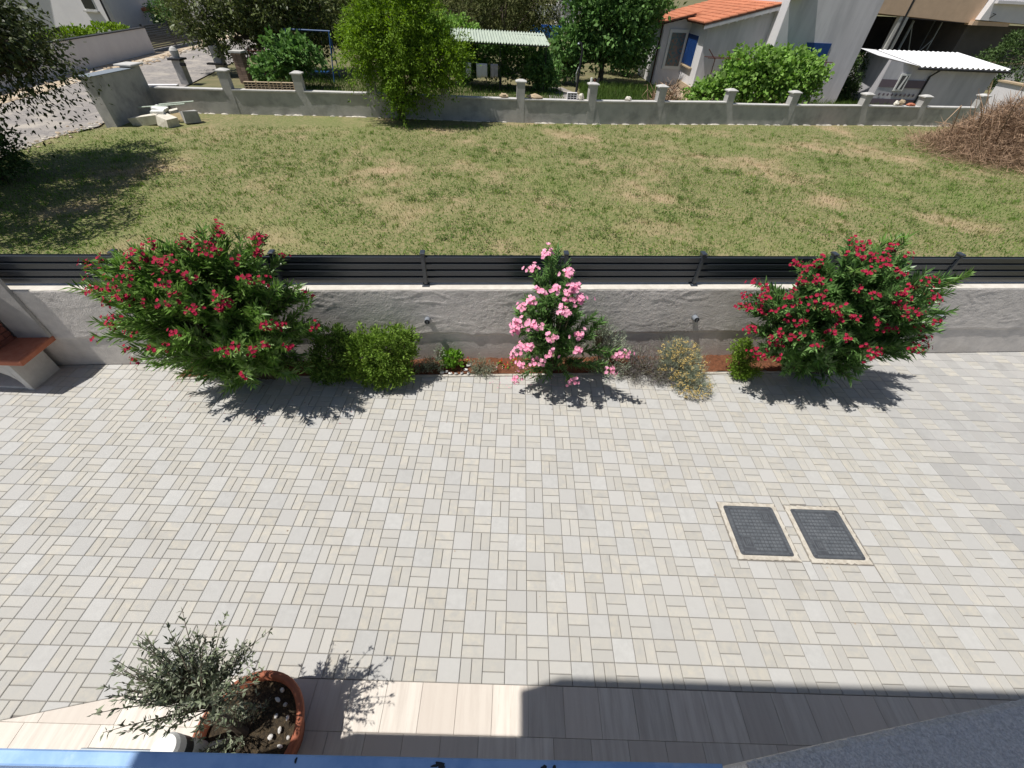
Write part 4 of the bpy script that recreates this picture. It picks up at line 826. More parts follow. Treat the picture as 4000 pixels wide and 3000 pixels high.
tree('garden_tree','grey green tree half hidden left of the bright feathery tree',(-8.6,29.5,0),[(-8.7,29.5,3.2,2.6,2.2,2.0),(-10.4,29.7,2.2,1.6,1.5,1.5),(-7.0,29.8,2.6,1.8,1.6,1.9)],11000,.19,.45,'far_leaf',group='trees in the neighbouring garden',seed=76,rc=.28,tr=.15)
tree('garden_tree','narrow leaved grey green tree rising directly behind the corrugated canopy',(-1.2,30.5,0),[(-1.3,30.5,3.2,3.2,2.2,1.7),(-3.8,30.2,2.9,1.8,1.8,1.9),(.8,30.8,3.6,1.6,1.6,1.4),(-1,30.5,5.0,2.6,2.2,1.4)],20000,.24,.2,'far_leaf',group='trees in the neighbouring garden',seed=77,rc=.14,drop=.5,cl=22,spray=.9,sag=1.0,tr=.18)
tree('fig_tree','large dark green fig tree between the canopy and the orange roofed house',(5.0,27.8,0),[(5.0,27.6,2.6,2.5,1.9,1.7),(3.0,27.5,1.8,1.3,1.3,1.2),(6.7,27.9,2.2,1.4,1.4,1.5),(4.6,27.8,4.3,2.6,2.2,1.3),(2.7,27.2,.9,.8,.8,.7),(6.6,27.9,3.8,1.8,1.6,1.2)],16000,.24,.62,'fig_leaf',seed=78,rc=.22,cl=12,tr=.16)
tree('canopy_vine','dense dark vine filling the back of the corrugated canopy',(-1.2,25.3,0),[(-1.2,25.4,1.2,2.2,.5,1.0),(1.0,24.6,1.1,.7,.8,.95),(-3.2,25.2,1.3,.7,.7,1.1),(1.6,24.0,.8,.5,.5,.7)],8500,.17,.75,'fig_leaf',seed=79,rc=.15,cl=12,tr=.05,cat='climber')
tree('vine_pergola_leaves','light green climbing bush at the left end of the corrugated canopy',(-4.4,25.5,0),[(-4.4,25.4,2.2,.8,.8,.9),(-3.7,26.2,2.5,1.2,.7,.5)],2600,.16,.7,'vine_leaf',seed=80,rc=.15,cl=10,tr=.05,cat='climber')
tree('grape_vine','light green grape vine over the pergola in front of the orange roofed house',(12.6,22.6,0),[(12.2,22.7,1.95,1.5,.75,.5),(14.4,22.8,1.8,1.3,.75,.55),(13.3,22.6,1.35,1.9,.7,.6),(10.5,22.5,.75,.9,.5,.6),(15.1,22.9,1.35,.7,.6,.6),(12.3,22.3,.75,1.2,.4,.55),(14.2,22.4,.85,1.0,.4,.55),(11.2,22.3,1.2,.8,.45,.6),(9.8,22.4,.45,.55,.4,.35)],12500,.19,.85,'vine_leaf',seed=81,rc=.10,cl=10,spray=.6,sag=.7,shell=.3,tr=.05,cat='climber')
tree('garden_tree','low dark bushy tree between the fig tree and the annex of the orange roofed house',(7.4,31.5,0),[(7.4,31.5,1.2,1.3,1.0,1.1),(6.2,32.5,1.6,1.5,1.0,1.4),(9.2,36,2.6,2.2,1.2,1.5)],6500,.2,.55,'fig_leaf',group='trees in the neighbouring garden',seed=91,rc=.16,tr=.08)
tree('round_bush','dark round bush between the shaded gable wall and the small shed',(20.2,27.0,0),[(20.2,27.0,1.1,1.0,.9,1.0),(19.6,26.2,.5,.7,.6,.5)],5000,.13,.5,'hedge_dark',seed=82,rc=.14,tr=.08,cat='bush')
tree('round_hedge','large clipped dark green round tree at the right edge beside the shed',(31.6,28.5,0),[(31.8,28.5,1.9,2.6,2.4,1.75)],9500,.15,.5,'hedge_dark',seed=83,rc=.12,tr=.15,shell=.82)
tree('wall_hedge','bright green clipped hedge behind the white garden wall',(-27.2,27,0),[(-27.0,30.0,1.05,.6,2.2,.55),(-26.6,26.5,1.05,.6,2.2,.55),(-26.2,22.5,1.05,.6,2.4,.5)],14000,.14,.6,'hedge_leaf',seed=84,rc=.1,shell=.8,tr=.06,cat='hedge')
tree('garden_tree','small round green tree beside the dark slatted gate',(-29.5,40.5,0),[(-29.5,40.5,1.7,1.0,1.0,.9)],2400,.16,.5,'fig_leaf',group='trees in the neighbouring garden',seed=85,rc=.16,tr=.07)
tree('garden_tree','grey tree before the white house in the top left corner',(-36,47,0),[(-35,47,2.6,2.2,1.6,1.0),(-33.5,46.5,2.0,1.4,1.2,.9)],4200,.2,.4,'far_leaf',group='trees in the neighbouring garden',seed=86,rc=.25,tr=.1)
for k,(x,y,z,rx,rz,mm,lab) in enumerate(((-20,44,2.2,5,2.6,'far_leaf','broad dark tree beyond the drive at the top left'),(-11,41,2.4,5,2.6,'oak_leaf','dark tree beyond the swing frame'),(-4.5,43,2.4,4,2.8,'far_leaf','tall tree beyond the bright feathery tree'),(8.5,40,2.4,4.2,2.8,'oak_leaf','dark tree beyond the fig and left of the orange roof'),(-2,52,2.4,3.4,2.6,'oak_leaf','far tree left of the blue pool'),(24,47,2.2,4,2.6,'far_leaf','far tree behind the shaded gable wall'))):
    tree('garden_tree',lab,(x,y,0),[(x,y,z,rx,2.2,rz),(x+rx*.5,y-.6,z*.7,rx*.6,1.8,rz*.7),(x-rx*.55,y-.4,z*.6,rx*.55,1.8,rz*.65)],7000,.34,.5,mm,group='trees in the neighbouring garden',seed=120+k,rc=.35,cl=14,tr=.16)
# weeds and grass beyond the wall
def weed_patch(name,label,area_,n,h,w):
    o=grass_blades(n,area_,'weeds',name,h=h,wide=w,z0=-.02); tag(o,label,'weeds',None,'stuff')
weed_patch('weeds','tall green weeds behind the wall between the fig tree and the house',(3.4,8.6,18.2,26.5),9000,(.15,.55),.035)
weed_patch('weeds','low green growth under the corrugated canopy',(-8,2.4,19,25),7000,(.08,.25),.03)
weed_patch('weeds','green growth around the swing',(-14,-6,18,26),7000,(.08,.3),.03)
weed_patch('weeds','weeds along the foot of the shaded house wall',(16,21,20.5,26),3500,(.1,.4),.03)
def strawbush(name,label,base,n,spread,h,mname='straw',cat='brush',tw=.012):
    r=np.random.default_rng(int(abs(base[0])*10)); t=thing(name,label,cat,base)
    p=np.stack([r.normal(0,spread[0],n),r.normal(0,spread[1],n),np.zeros(n)],1); k=np.exp(-(p[:,0]/spread[0])**2*.45-(p[:,1]/spread[1])**2*.45); p[:,2]=r.uniform(0,1,n)*h*k
    d=r.normal(size=(n,3))*np.array([1,1,.7])+np.array([0,0,.25]); L=r.uniform(.2,.8,n)
    v=leafV(p,d,r.normal(size=(n,3)),L,np.full(n,tw),fold=2.5); quads('twigs',v,mname,t)
    st=MB()
    for i in range(90 if n > 5000 else 14): a=r.uniform(0,6.28); b0=r.normal(size=2)*.5; st.tube([(b0[0],b0[1],.1),(b0[0]+math.cos(a)*spread[0]*.6,b0[1]+math.sin(a)*spread[1]*.6,h*r.uniform(.4,.8)),(b0[0]+math.cos(a)*spread[0]*1.1,b0[1]+math.sin(a)*spread[1]*1.1,h*r.uniform(.2,1.3))],[.025,.016,.006],5)
    st.build('branches','straw',t); return t
strawbush('brush_heap','heap of dry brown brushwood on the lawn at the right edge',(19.4,14.6,0),23000,(1.15,1.05),2.0,tw=.014)
strawbush('dry_shrub','pale dry yucca like shrub behind the wall before the house',(7.6,21.3,0),700,(.5,.4),1.1,'straw','shrub',.03)

# ------------------------------------------------------------------ neighbouring garden: canopy, washing, swing, lamp post
cn = thing('garden_canopy','pale green corrugated sheet roof on thin posts with washing under it','canopy',(-1.1,23.1,0))
def corr(name, A, B_, C_, n, amp, m, parent, off, segs=3):          # A front-left, B front-right, C back-left
    A,B_,C_=Vector(A),Vector(B_),Vector(C_); u=(B_-A); v=(C_-A); V=[];F=[]; nn=n*6
    for j in range(segs+1):
        for i in range(nn+1):
            p=A+u*(i/nn)+v*(j/segs)+Vector((0,0,amp*math.cos(2*math.pi*i/6)-.012*math.sin(3.14*j/segs)*0)); V.append(p-off)
    for j in range(segs):
        for i in range(nn): a=j*(nn+1)+i; F.append((a,a+1,a+nn+2,a+nn+1))
    b=len(V); V+=[v_-Vector((0,0,.012)) for v_ in V]; F+=[tuple(reversed([x+b for x in f])) for f in list(F)]
    F+=[(i,i+b,i+1+b,i+1) for i in range(nn)]
    return MB().add(V,F).build(name,m,parent)
off=Vector((-1.1,23.1,0))
corr('corrugated_roof',(-3.66,22.95,2.2),(1.42,23.15,2.14),(-3.95,25.0,2.55),34,.035,'corrugated_green',cn,off)
for x,y in ((-1.15,23.3),(-3.5,22.95),(1.3,23.75),(-3.7,24.8),(1.1,24.9)): MB().tube([(x-off.x,y-off.y,0),(x-off.x,y-off.y,2.2+.17*(y-23)*.6)],.022,8).build('post','steel_dark',cn)
for y,z in ((23.1,2.12),(24.8,2.42)): MB().box((-2.6,y-off.y-.03,z-.03),(2.5,y-off.y+.03,z+.01)).build('beam','steel_dark',cn)
MB().tube([(-2.4,.12,1.30),(-.1,.15,1.24),(2.3,.4,1.3)],.006,5).build('washing_line','steel_dark',cn)
for k,(x,w,h,mm,lab) in enumerate(((-2.85,.32,.62,'cloth_white','white cloth hanging folded on the line, leftmost'),(-2.12,.58,.62,'cloth_white','white towel hanging square on the line'),(-1.45,.40,.60,'cloth_stripe','striped cloth hanging on the line next to the canopy post'))):
    V=[];F=[]
    for i in range(9):
        for j in range(7): V.append((w*(i/8-.5)*(1-.25*(j/6)*(k==0)),.05*math.sin(i*1.9)*(j/6)+.012*j,-h*j/6-.03*math.sin(i*.8)*(j==6)))
    for i in range(8):
        for j in range(6): a=i*7+j; F.append((a,a+1,a+8,a+7))
    o=MB().add(V,F).build('hanging_cloth',mm,smooth=True); o.location=(x,23.23,1.27); tag(o,lab,'laundry','washing under the canopy')
    sm=o.modifiers.new('thick','SOLIDIFY'); sm.thickness=.006
sw = thing('swing_frame','tall blue metal garden swing frame beside the fig','swing',(-10.5,23.9,0))
for a,b in (((0,0,0),(.15,.4,2.22)),((0,1.1,0),(.15,.45,2.22)),((-2.35,.1,0),(-2.2,.5,2.22)),((-2.35,1.2,0),(-2.2,.55,2.22))): MB().tube([a,b],.032,8).build('leg','swing_blue',sw)
MB().tube([(-2.3,.52,2.22),(.2,.42,2.22)],.036,8).build('top_bar','swing_blue',sw)
MB().box((-1.2,.2,.42),(-.35,.6,.47)).build('swing_seat','swing_blue',sw)
for x in (-1.15,-.4): MB().tube([(x,.4,.45),(x,.47,2.2)],.008,5).build('swing_rope','steel_dark',sw)
lp = thing('shower_post','black curved garden shower post left of the weeds','post',(3.2,24.3,0))
MB().tube([(0,0,0),(.05,0,1.2),(.08,0,1.9),(-.02,0,2.2),(-.14,-.02,2.25)],[.07,.065,.06,.05,.04],10).build('post','steel_dark',lp); MB().lathe([(.02,.0),(.07,-.06),(.06,-.09)],(-.16,-.02,2.24),12).build('shower_head','zinc',lp)
MB().tube([(-.07,-.03,.5),(-.12,-.06,.9),(-.02,-.02,1.2)],.012,6).build('hose','paint_white',lp)
sheet('garden_path',[(1.5,19.5),(3.4,19.6),(3.3,24),(2.5,26),(.6,25.5),(1.6,23)],-.02,'asphalt')
pl = thing('pool','blue above ground pool glimpsed far behind the trees','pool',(2.6,58,0)); MB().lathe([(2.2,0),(2.2,1.0),(2.1,1.0),(2.1,.8)],n=28).build('pool_wall','pool_blue',pl); MB().lathe([(2.09,.78),(2.09,.82)],n=28).build('water','pool_blue',pl)
# ------------------------------------------------------------------ orange roofed house
hx = thing('roofed_house','white house with orange tiled roof, blue shutters and tall shaded gable wall','house',(10.1,25.4,0))
def hb(n,a,b,m,p=None): o=MB().box(Vector(a)-Vector((10.1,25.4,0)),Vector(b)-Vector((10.1,25.4,0))).build(n,m,p or hx); return o
HO=Vector((10.1,25.4,0))
def hpoly(n,V,F,m,p=None): return MB().add([Vector(v)-HO for v in V],F).build(n,m,p or hx)
# gable part: x 10.1..13.5, front y 25.4; roof slope .25
def zr(x): return 3.15+(x-10.1)*.245
hpoly('gable_wall',[(10.1,25.4,0),(13.5,25.4,0),(13.5,25.4,zr(13.5)),(10.1,25.4,zr(10.1)),(10.1,34,0),(13.5,34,0),(13.5,34,zr(13.5)),(10.1,34,zr(10.1))],[(0,1,2,3),(4,7,6,5),(1,5,6,2)],'far_grey')  # shade of the white house's front put into a grey colour
hpoly('side_face',[(10.1,25.4,0),(10.1,25.4,zr(10.1)),(10.1,34,zr(10.1)),(10.1,34,0)],[(0,1,2,3)],'far_white')
hb('plinth',(10.06,25.36,0),(13.45,25.40,.35),'stone_tan'); hb('plinth',(10.05,25.41,0),(10.095,28.4,.35),'stone_tan')
hb('annex',(8.45,28.4,0),(10.098,33,2.95),'far_white'); hpoly('annex_gable',[(8.45,28.401,2.95),(10.098,28.401,2.95),(10.098,28.401,3.34)],[(0,1,2)],'far_white')
hb('side_block',(13.45,24.2,0),(18.1,34,3.1),'far_grey'); hpoly('side_block_top',[(13.45,24.2,3.1),(18.1,24.2,3.1),(18.1,24.2,5.4),(13.45,24.2,5.4),(13.45,34,3.1),(18.1,34,3.1),(18.1,34,5.4),(13.45,34,5.4)],[(0,1,2,3),(1,5,6,2),(3,7,4,0),(4,7,6,5),(3,2,6,7)],'far_grey')  # block greyed to paint its front as shaded
hb('sunlit_side',(13.43,24.21,0),(13.448,33.9,5.39),'far_white'); hb('chimney',(13.35,23.55,4.35),(14.0,24.19,6.2),'far_white')  # thin white sheet painting the block's left side as sunlit
w=hb('window',(8.88,28.31,.85),(10.0,28.41,2.75),'paint_white'); 
hb('frame',(8.96,28.295,.94),(9.93,28.312,2.67),'paint_white',w); hb('pane',(9.02,28.28,1.0),(9.86,28.297,2.6),'curtain',w)
s_=hb('shuttered_window',(10.06,26.35,1.17),(10.099,28.9,2.62),'paint_white'); s_.hide_render=False
for y0,y1 in ((26.42,27.6),(27.66,28.35)):
    d=hb('shutter',(10.03,y0,1.2),(10.062,y1,2.6),'blue_shutter',s_)
for k in range(18): hb('louvre',(10.02,26.48,1.25+k*.073),(10.032,28.3,1.29+k*.073),'blue_shutter',s_)
hb('sill',(9.95,26.3,1.10),(10.1,28.38,1.165),'stone_tan',s_)
b_=hb('blue_panel',(15.1,24.165,2.1),(16.43,24.198,2.68),'blue_shutter'); hb('panel_frame',(15.05,24.17,2.05),(16.48,24.196,2.10),'far_white',b_)
MB().tube([Vector((8.36,28.33,0))-HO,Vector((8.36,28.33,2.9))-HO],.045,8).build('downpipe','brown_pipe',hx)
MB().tube([Vector((8.5,28.36,.1))-HO,Vector((8.5,28.36,2.7))-HO],.02,6).build('downpipe','far_white',hx)
rf=hpoly('roof',[(9.75,25.0,zr(9.75)+.06),(14.3,25.0,zr(14.3)+.06),(14.3,34.5,zr(14.3)+.06),(9.75,34.5,zr(9.75)+.06),(9.75,25.0,zr(9.75)+.14),(14.3,25.0,zr(14.3)+.14),(14.3,34.5,zr(14.3)+.14),(9.75,34.5,zr(9.75)+.14)],[(0,3,2,1),(4,5,6,7),(0,1,5,4),(1,2,6,5),(2,3,7,6),(3,0,4,7)],'roof_dark')
hpoly('annex_roof',[(8.0,28.0,2.93),(10.1,28.0,3.44),(10.1,34.5,3.44),(8.0,34.5,2.93),(8.0,28.0,2.99),(10.1,28.0,3.50),(10.1,34.5,3.50),(8.0,34.5,2.99)],[(0,3,2,1),(4,5,6,7),(0,1,5,4),(1,2,6,5),(2,3,7,6),(3,0,4,7)],'roof_dark',rf)
for k in range(8): hb('rafter_end',(10.55+k*.40,25.02,zr(10.55+k*.40)-.13),(10.65+k*.40,25.39,zr(10.55+k*.40)+.03),'far_white',rf)
hpoly('verge_board',[(9.76,25.005,zr(9.76)-.10),(13.44,25.005,zr(13.44)-.10),(13.44,25.005,zr(13.44)+.06),(9.76,25.005,zr(9.76)+.06),(9.76,25.035,zr(9.76)-.10),(13.44,25.035,zr(13.44)-.10),(13.44,25.035,zr(13.44)+.06),(9.76,25.035,zr(9.76)+.06)],[(0,1,2,3),(4,7,6,5),(0,4,5,1),(0,3,7,4),(1,5,6,2)],'far_grey',rf)
V=[];F=[]; n=6
for e,(x,r0) in enumerate(((0,.105),(.46,.085))):
    for k in range(n+1): a=math.pi*k/n; V.append((x,-r0*math.cos(a),r0*math.sin(a)*.8+(.018 if e==0 else 0)))
for k in range(n): F.append((k,k+1,n+2+k,n+1+k))
F.append(tuple(range(n,-1,-1)))
tile=None; ang=math.atan(.245); cnt=0
for col in range(26):
    for row in range(11):
        x=9.68+row*.42; y=25.12+col*.225
        if x>14.1: continue
        if tile is None: tile=MB().add(V,F).build('roof_tile','roof_tile',rf); o=tile
        else: o=link('roof_tile',tile.data,rf)
        o.location=Vector((x,y,zr(x)+.145))-HO; o.rotation_euler=(0,-ang,0)
ta=MB()
for col in range(16):
    for row in range(6):
        x=7.95+row*.40; y=28.1+col*.225; z=2.995+(x-8)*.243
        T=Matrix.Translation(Vector((x,y,z))-HO) @ Matrix.Rotation(-ang,4,'Y'); ta.add([T @ Vector(v) for v in V],F)
for col in range(16):
    for row in range(11):
        x=9.68+row*.42; y=31.0+col*.225; T=Matrix.Translation(Vector((x,y,zr(x)+.145))-HO) @ Matrix.Rotation(-ang,4,'Y'); ta.add([T @ Vector(v) for v in V],F)
tag(ta.build('far_roof_tiles','roof_tile',rf),kind='stuff')
sheet('house_path',[(9.3,20.5),(18.4,22.3),(18.4,24.1),(13.4,24.1),(13.4,25.3),(10.0,25.3),(10,28.3),(8.9,28.2)],-.018,'gravel')
# pergola frame under the vine
pg=thing('pergola','rusty thin pipe pergola carrying the grape vine','pergola',(12.5,22.7,0))
for x,y in ((-2.6,-.2),(-.3,-.3),(2.2,-.1),(3.3,.1)): MB().tube([(x,y,0),(x,y,2.0)],.022,6).build('post','rust',pg)
for y in (-.25,.3): MB().tube([(-3.0,y,2.0),(3.4,y,2.05)],.018,6).build('bar','rust',pg)
MB().tube([(-3.05,-.2,2.35),(-2.6,-.2,1.95)],.02,6).build('bar','rust',pg)
# ------------------------------------------------------------------ shed with white sheet roof
sh = thing('garden_shed','small grey and mauve painted shed with a white corrugated roof','shed',(19.9,24.0,0)); so_=Vector((19.9,24.0,0))
def sb(n,V,F,m,p=None): return MB().add([Vector(v)-so_ for v in V],F).build(n,m,p or sh)
q4=[(0,1,2,3)]
A0,A1,A2,A3=(19.9,24.0),(22.4,24.05),(25.8,23.85),(26.4,27.2)
B0=(20.5,27.4)
sb('walls',[(*A0,0),(*A1,0),(*A2,0),(*A3,0),(*B0,0),(*A0,2.12),(*A1,1.84),(*A2,1.86),(*A3,2.0),(*B0,2.2)],[(0,1,6,5),(1,2,7,6),(2,3,8,7),(3,4,9,8),(4,0,5,9)],'far_grey')
for z0,z1,n in ((.95,1.3,'painted_band'),(.1,.42,'painted_band')):
    for xa,xb in (((19.92,20.85),(21.35,22.36)) if z0>.5 else ((19.92,22.36),)):
        sb(n,[(xa,23.985,z0),(xb,23.99,z0),(xb,23.99,z1),(xa,23.985,z1)],q4,'mauve')
for k in range(9): 
    o=MB().blob(Vector((20.2+k*.24,23.985,.62))-so_,(.06,.006,.07),k,.2,4,8).build('painted_flower','mauve',sh)
w=MB().box(Vector((20.82,23.95,.80))-so_,Vector((21.33,23.995,1.58))-so_).build('window','paint_white',sh); MB().box(Vector((20.9,23.94,.88))-so_,Vector((21.25,23.952,1.50))-so_).build('pane','window_dark',w)
MB().add([Vector(v)-so_ for v in ((20.98,23.925,.88),(21.10,23.925,.88),(21.2,23.935,1.5),(21.12,23.935,1.5))],q4).build('curtain_strip','paint_white',w)
MB().tube([Vector((22.43,23.99,0))-so_,Vector((22.43,23.99,1.5))-so_,Vector((22.6,23.75,1.82))-so_],.05,8).build('downpipe','steel_dark',sh)
corr('corrugated_roof',(21.35,23.7,1.94),(26.1,23.55,1.98),(20.9,27.3,2.30),17,.04,'corrugated_white',sh,so_)
sb('roof_left',[(19.40,24.5,2.26),(21.36,23.7,1.95),(20.91,27.3,2.31),(19.9,27.2,2.36)],q4,'corrugated_white')
MB().tube([Vector((21.3,23.64,1.86))-so_,Vector((26.1,23.5,1.89))-so_],.06,8).build('gutter','steel_dark',sh)
# neighbour wall on the right
nw = thing('plaster_wall','tall white patchy plastered wall at the right edge with a pale coping','wall',(23.5,20,0))
m=MB(); P0=Vector((24.3,21.8,0)); P1=Vector((23.6,15.5,0)); d=(P1-P0); n_=Vector((.25,.03,0)); o0=Vector((23.5,20,0))
m.add([P0-o0,P1-o0,P1+n_-o0,P0+n_-o0,P0-o0+Vector((0,0,1.66)),P1-o0+Vector((0,0,1.8)),P1+n_-o0+Vector((0,0,1.8)),P0+n_-o0+Vector((0,0,1.66))],[(0,1,5,4),(1,2,6,5),(2,3,7,6),(3,0,4,7),(4,5,6,7)]); m.build('wall_body','far_white',nw)
m=MB(); e=Vector((-.08,0,0)); m.add([P0+e-o0+Vector((0,0,1.665)),P1+e-o0+Vector((0,0,1.805)),P1+n_-e-o0+Vector((0,0,1.805)),P0+n_-e-o0+Vector((0,0,1.665)),P0+e-o0+Vector((0,0,1.73)),P1+e-o0+Vector((0,0,1.87)),P1+n_-e-o0+Vector((0,0,1.87)),P0+n_-e-o0+Vector((0,0,1.73))],[(0,1,5,4),(1,2,6,5),(2,3,7,6),(3,0,4,7),(4,5,6,7),(0,3,2,1)]); m.build('coping','stone_tan',nw)
# ------------------------------------------------------------------ unfinished building and white house top right
ub = thing('unfinished_building','unfinished building with tan upper storey over an open dark ground floor','building',(33,42,0)); uo=Vector((33,42,0))
def ubx(n,a,b,m,p=None): return MB().box(Vector(a)-uo,Vector(b)-uo).build(n,m,p or ub)
hz=MB(); hz.add([Vector(v)-uo for v in ((27.5,40,3.70),(36.0,40,3.34),(36.0,52,3.34),(27.5,52,3.70),(27.5,40,6.6),(36.0,40,6.6),(36.0,52,6.6),(27.5,52,6.6))],[(0,1,5,4),(1,2,6,5),(2,3,7,6),(3,0,4,7),(4,5,6,7),(0,3,2,1)]); hz.build('upper_storey','tan_slab',ub)
ubx('back_wall',(24,50,0),(44,50.3,3.3),'render_shade'); ubx('side_wall',(24,40.6,0),(27.4,40.9,3.6),'render_shade'); ubx('side_wall',(36.1,40.6,0),(36.4,50,3.3),'render_shade'); ubx('floor_slab',(24,40.5,-.03),(44,50,.02),'render_shade')  # side walls added, all dark in colour, to keep this storey in shade
ubx('column',(30.0,40.05,0),(30.25,40.45,3.55),'concrete_cap'); ubx('column',(30.42,40.05,0),(30.68,40.45,3.55),'concrete_cap'); ubx('downpipe',(30.26,39.98,0),(30.41,40.2,6.5),'steel_dark')
for x,y in ((27.9,41),(28.8,42),(31.9,41),(33.2,43),(34.6,41.5),(35.8,44),(37.5,42),(33.9,46),(32.4,47)): ubx('prop',(x,y,0),(x+.07,y+.07,3.3),'zinc')
for a,b in (((32.2,41.5,3.2),(33.8,41.6,.2)),((33.0,41.2,.3),(34.4,41.2,2.2))): MB().tube([Vector(a)-uo,Vector(b)-uo],.04,6).build('brace','zinc',ub)
wb = thing('white_building','white house corner with flat eave at the top right','house',(40,41,0)); wo_=Vector((40,41,0))
m=MB(); m.add([Vector(v)-wo_ for v in ((35.9,39.5,3.58),(44,39.5,3.3),(44,46,3.3),(35.9,46,3.58),(36.4,39.5,6.6),(44,39.5,6.6),(44,46,6.6),(36.4,46,6.6))],[(0,1,5,4),(1,2,6,5),(2,3,7,6),(3,0,4,7),(0,3,2,1)]); m.build('upper_wall','far_white',wb)
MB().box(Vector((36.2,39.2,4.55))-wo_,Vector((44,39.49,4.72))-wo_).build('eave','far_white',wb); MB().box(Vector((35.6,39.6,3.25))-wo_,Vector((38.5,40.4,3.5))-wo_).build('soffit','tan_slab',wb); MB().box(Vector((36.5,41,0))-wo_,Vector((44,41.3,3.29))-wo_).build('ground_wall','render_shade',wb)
MB().tube([Vector((36.5,39.45,3.7))-wo_,Vector((36.7,39.3,3.95))-wo_,Vector((36.45,39.3,3.97))-wo_],.03,6).build('lamp_arm','steel_dark',wb)
bwl=thing('back_garden_wall','white garden wall between the tiled house and the unfinished building','wall',(25,33,0)); MB().box((-6,-.1,0),(14,.1,1.5)).build('wall_body','far_white',bwl); MB().box((-6,-.16,1.5),(14,.16,1.57)).build('coping','stone_tan',bwl)
# ------------------------------------------------------------------ left: white garden wall, gate, houses
gw=thing('white_garden_wall','plain white garden wall with dark coping across the road','wall',(-25,26,0)); go=Vector((-25,26,0))
def wseg(n,A,B_,th,z0,z1,m,p,o0,zb=None):
    A=Vector((*A,0));B_=Vector((*B_,0)); d=(B_-A).normalized(); k=Vector((-d.y,d.x,0))*th/2; zb=z1 if zb is None else zb
    return MB().add([A-k-o0+Vector((0,0,z0)),B_-k-o0+Vector((0,0,z0)),B_+k-o0+Vector((0,0,z0)),A+k-o0+Vector((0,0,z0)),A-k-o0+Vector((0,0,z1)),B_-k-o0+Vector((0,0,zb)),B_+k-o0+Vector((0,0,zb)),A+k-o0+Vector((0,0,z1))],[(0,1,5,4),(1,2,6,5),(2,3,7,6),(3,0,4,7),(4,5,6,7),(0,3,2,1)]).build(n,m,p)
wseg('wall_body',(-23.3,12),(-26.1,32.5),.25,0,1.32,'far_white',gw,go); wseg('coping',(-23.3,12),(-26.1,32.52),.36,1.321,1.37,'steel_dark',gw,go)
gt=thing('slatted_gate','dark horizontal slat gate next to the white garden wall','gate',(-26.3,35.5,0)); gto=Vector((-26.3,35.5,0))
for k in range(11): wseg('slat',(-26.25,32.7),(-26.55,39.0),.05,.12+k*.12,.205+k*.12,'anthracite',gt,gto)
for y in (32.66,35.8,39.0): MB().box((-.05-.0475*(y-32.7)+.05-.05,y-35.5-.05,0),(.06-.0475*(y-32.7),y-35.5+.05,1.5)).build('post','anthracite_dull',gt)
MB().box((-.4,-2.7,0),(.05,3.5,.1)).build('sill','concrete',gt)
def house(name,label,o0,parts):
    t=thing(name,label,'house',o0); return t
h1=thing('white_house','white house with a dark window and black downpipe in the top left corner','house',(-33,39,0)); h1o=Vector((-33,39,0))
wseg('facade',(-44,40.5),(-32.05,38),.3,0,6,'far_white',h1,h1o); wseg('side_wall',(-32.06,38.02),(-33.5,48),.3,0,6,'far_white',h1,h1o)
w=wseg('window',(-34.0,38.24),(-32.9,38.01),.06,1.75,3.2,'paint_white',h1,h1o); wseg('pane',(-33.92,38.19),(-32.98,37.99),.06,1.84,3.1,'window_dark',w,h1o); wseg('sill',(-34.1,38.2),(-32.8,37.93),.2,1.66,1.745,'concrete_cap',w,h1o)
MB().tube([Vector((-32.1,37.75,0))-h1o,Vector((-32.1,37.75,5.9))-h1o],.07,8).build('downpipe','steel_dark',h1)
MB().box((-11.5,-.6,6.0),(1.6,9.5,6.2)).build('roof_slab','concrete_cap',h1)
tw=thing('tiled_wall','white garden wall capped with orange tiles beside the white house','wall',(-29.5,42,0)); two=Vector((-29.5,42,0)); wseg('wall_body',(-34,43.0),(-28.8,42.2),.2,0,1.62,'far_white',tw,two)
m=MB()
for k in range(26):
    x=-34+k*.205; y=42.75-k*.031; m.tube([(x-two.x,y-two.y,1.66),(x-two.x+.03,y-two.y+.45,1.78)],[.1,.08],7)
tag(m.build('tile_coping','roof_tile',tw),kind='stuff')
h2=thing('cream_house','cream house wall seen behind the tiled garden wall at the top left','house',(-33,52,0)); MB().box((-6,0,0),(9,6,6)).build('facade','far_white',h2); MB().tube([(2.4,-.1,0),(2.4,-.1,6)],.07,8).build('downpipe','steel_dark',h2)
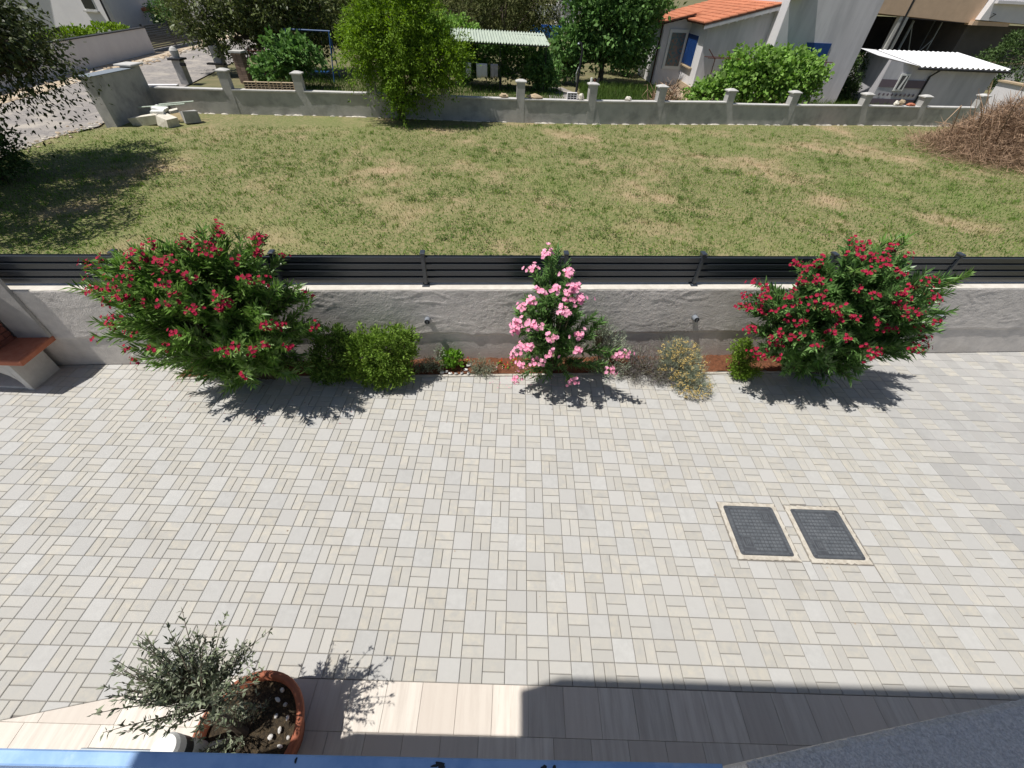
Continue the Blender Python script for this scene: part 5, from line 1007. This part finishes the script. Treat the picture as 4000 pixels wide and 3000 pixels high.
h3=thing('grey_house','pale house glimpsed between the trees above the blue pool','house',(4.5,66,0)); MB().box((0,0,0),(6,6,6)).build('facade','far_white',h3); MB().box((-3.5,-.5,1.2),(-.1,.2,2.6)).build('fence_panel','paint_white',h3); MB().box((.5,-.12,2.6),(2.0,-.01,3.9)).build('shutter','zinc',h3)
# pillars on the left
lt=thing('letter_pillar','short concrete gate pillar with flat dark slab and round pot on top','pillar',(-17.6,21.9,0)); MB().box((-.2,-.2,0),(.2,.2,1.0)).build('shaft','concrete',lt); MB().box((-.32,-.3,1.0),(.32,.3,1.08)).build('slab','steel_dark',lt); MB().lathe([(.16,0),(.2,.3),(.12,.42),(.02,.46)],(0,0,1.08),16).build('pot','concrete_cap',lt); MB().box((.2,-.25,.78),(.42,-.1,.9)).build('letter_slot','steel_dark',lt)
lw=thing('low_kerb_wall','low white topped kerb wall in front of the gate pillar','wall',(-16.9,20.5,0)); wseg('wall_body',(-18.6,17.9),(-15.9,18.6),.3,0,.5,'far_white',lw,Vector((-16.9,20.5,0)))
bp=thing('brick_pier','tall brick gate pier with concrete cap beside the fig','pier',(-14.9,22.9,0))
MB().box((-.23,-.23,0),(.23,.23,1.30)).build('core','bbq_mortar',bp); MB().box((-.32,-.32,1.30),(.32,.32,1.38)).build('cap','concrete_cap',bp)
br=MB().box((0,0,0),(.23,.10,.065)).build('brick','old_brick',bp); first=True
for r in range(17):
    for f in range(2):
        o=br if first else link('brick',br.data,bp); first=False
        o.location=(-.24+.245*f-.0+(-.0),-.25,.01+.075*r)
    for f in range(2):
        o=link('brick',br.data,bp); o.rotation_euler=(0,0,math.pi/2); o.location=(.25,-.24+.245*f,.01+.075*r)
cp=thing('concrete_gate_pillar','grey concrete gate pillar under the spreading tree','pillar',(-17.0,24.6,0)); MB().box((-.22,-.22,0),(.22,.22,1.35)).build('shaft','concrete',cp); MB().box((-.5,-.5,.55),(.45,-.23,.63)).build('ledge','steel_dark',cp)
mg=thing('metal_gate','rusty red metal bar gate behind the brick pier','gate',(-13.9,23.3,0))
for k in range(9): MB().tube([(-.6+.17*k,.02*k,.1),(-.6+.17*k,.02*k,1.45)],.02,6).build('bar','rust',mg)
for z in (.2,1.35): MB().tube([(-.65,0,z),(.85,.18,z)],.025,6).build('rail','rust',mg)
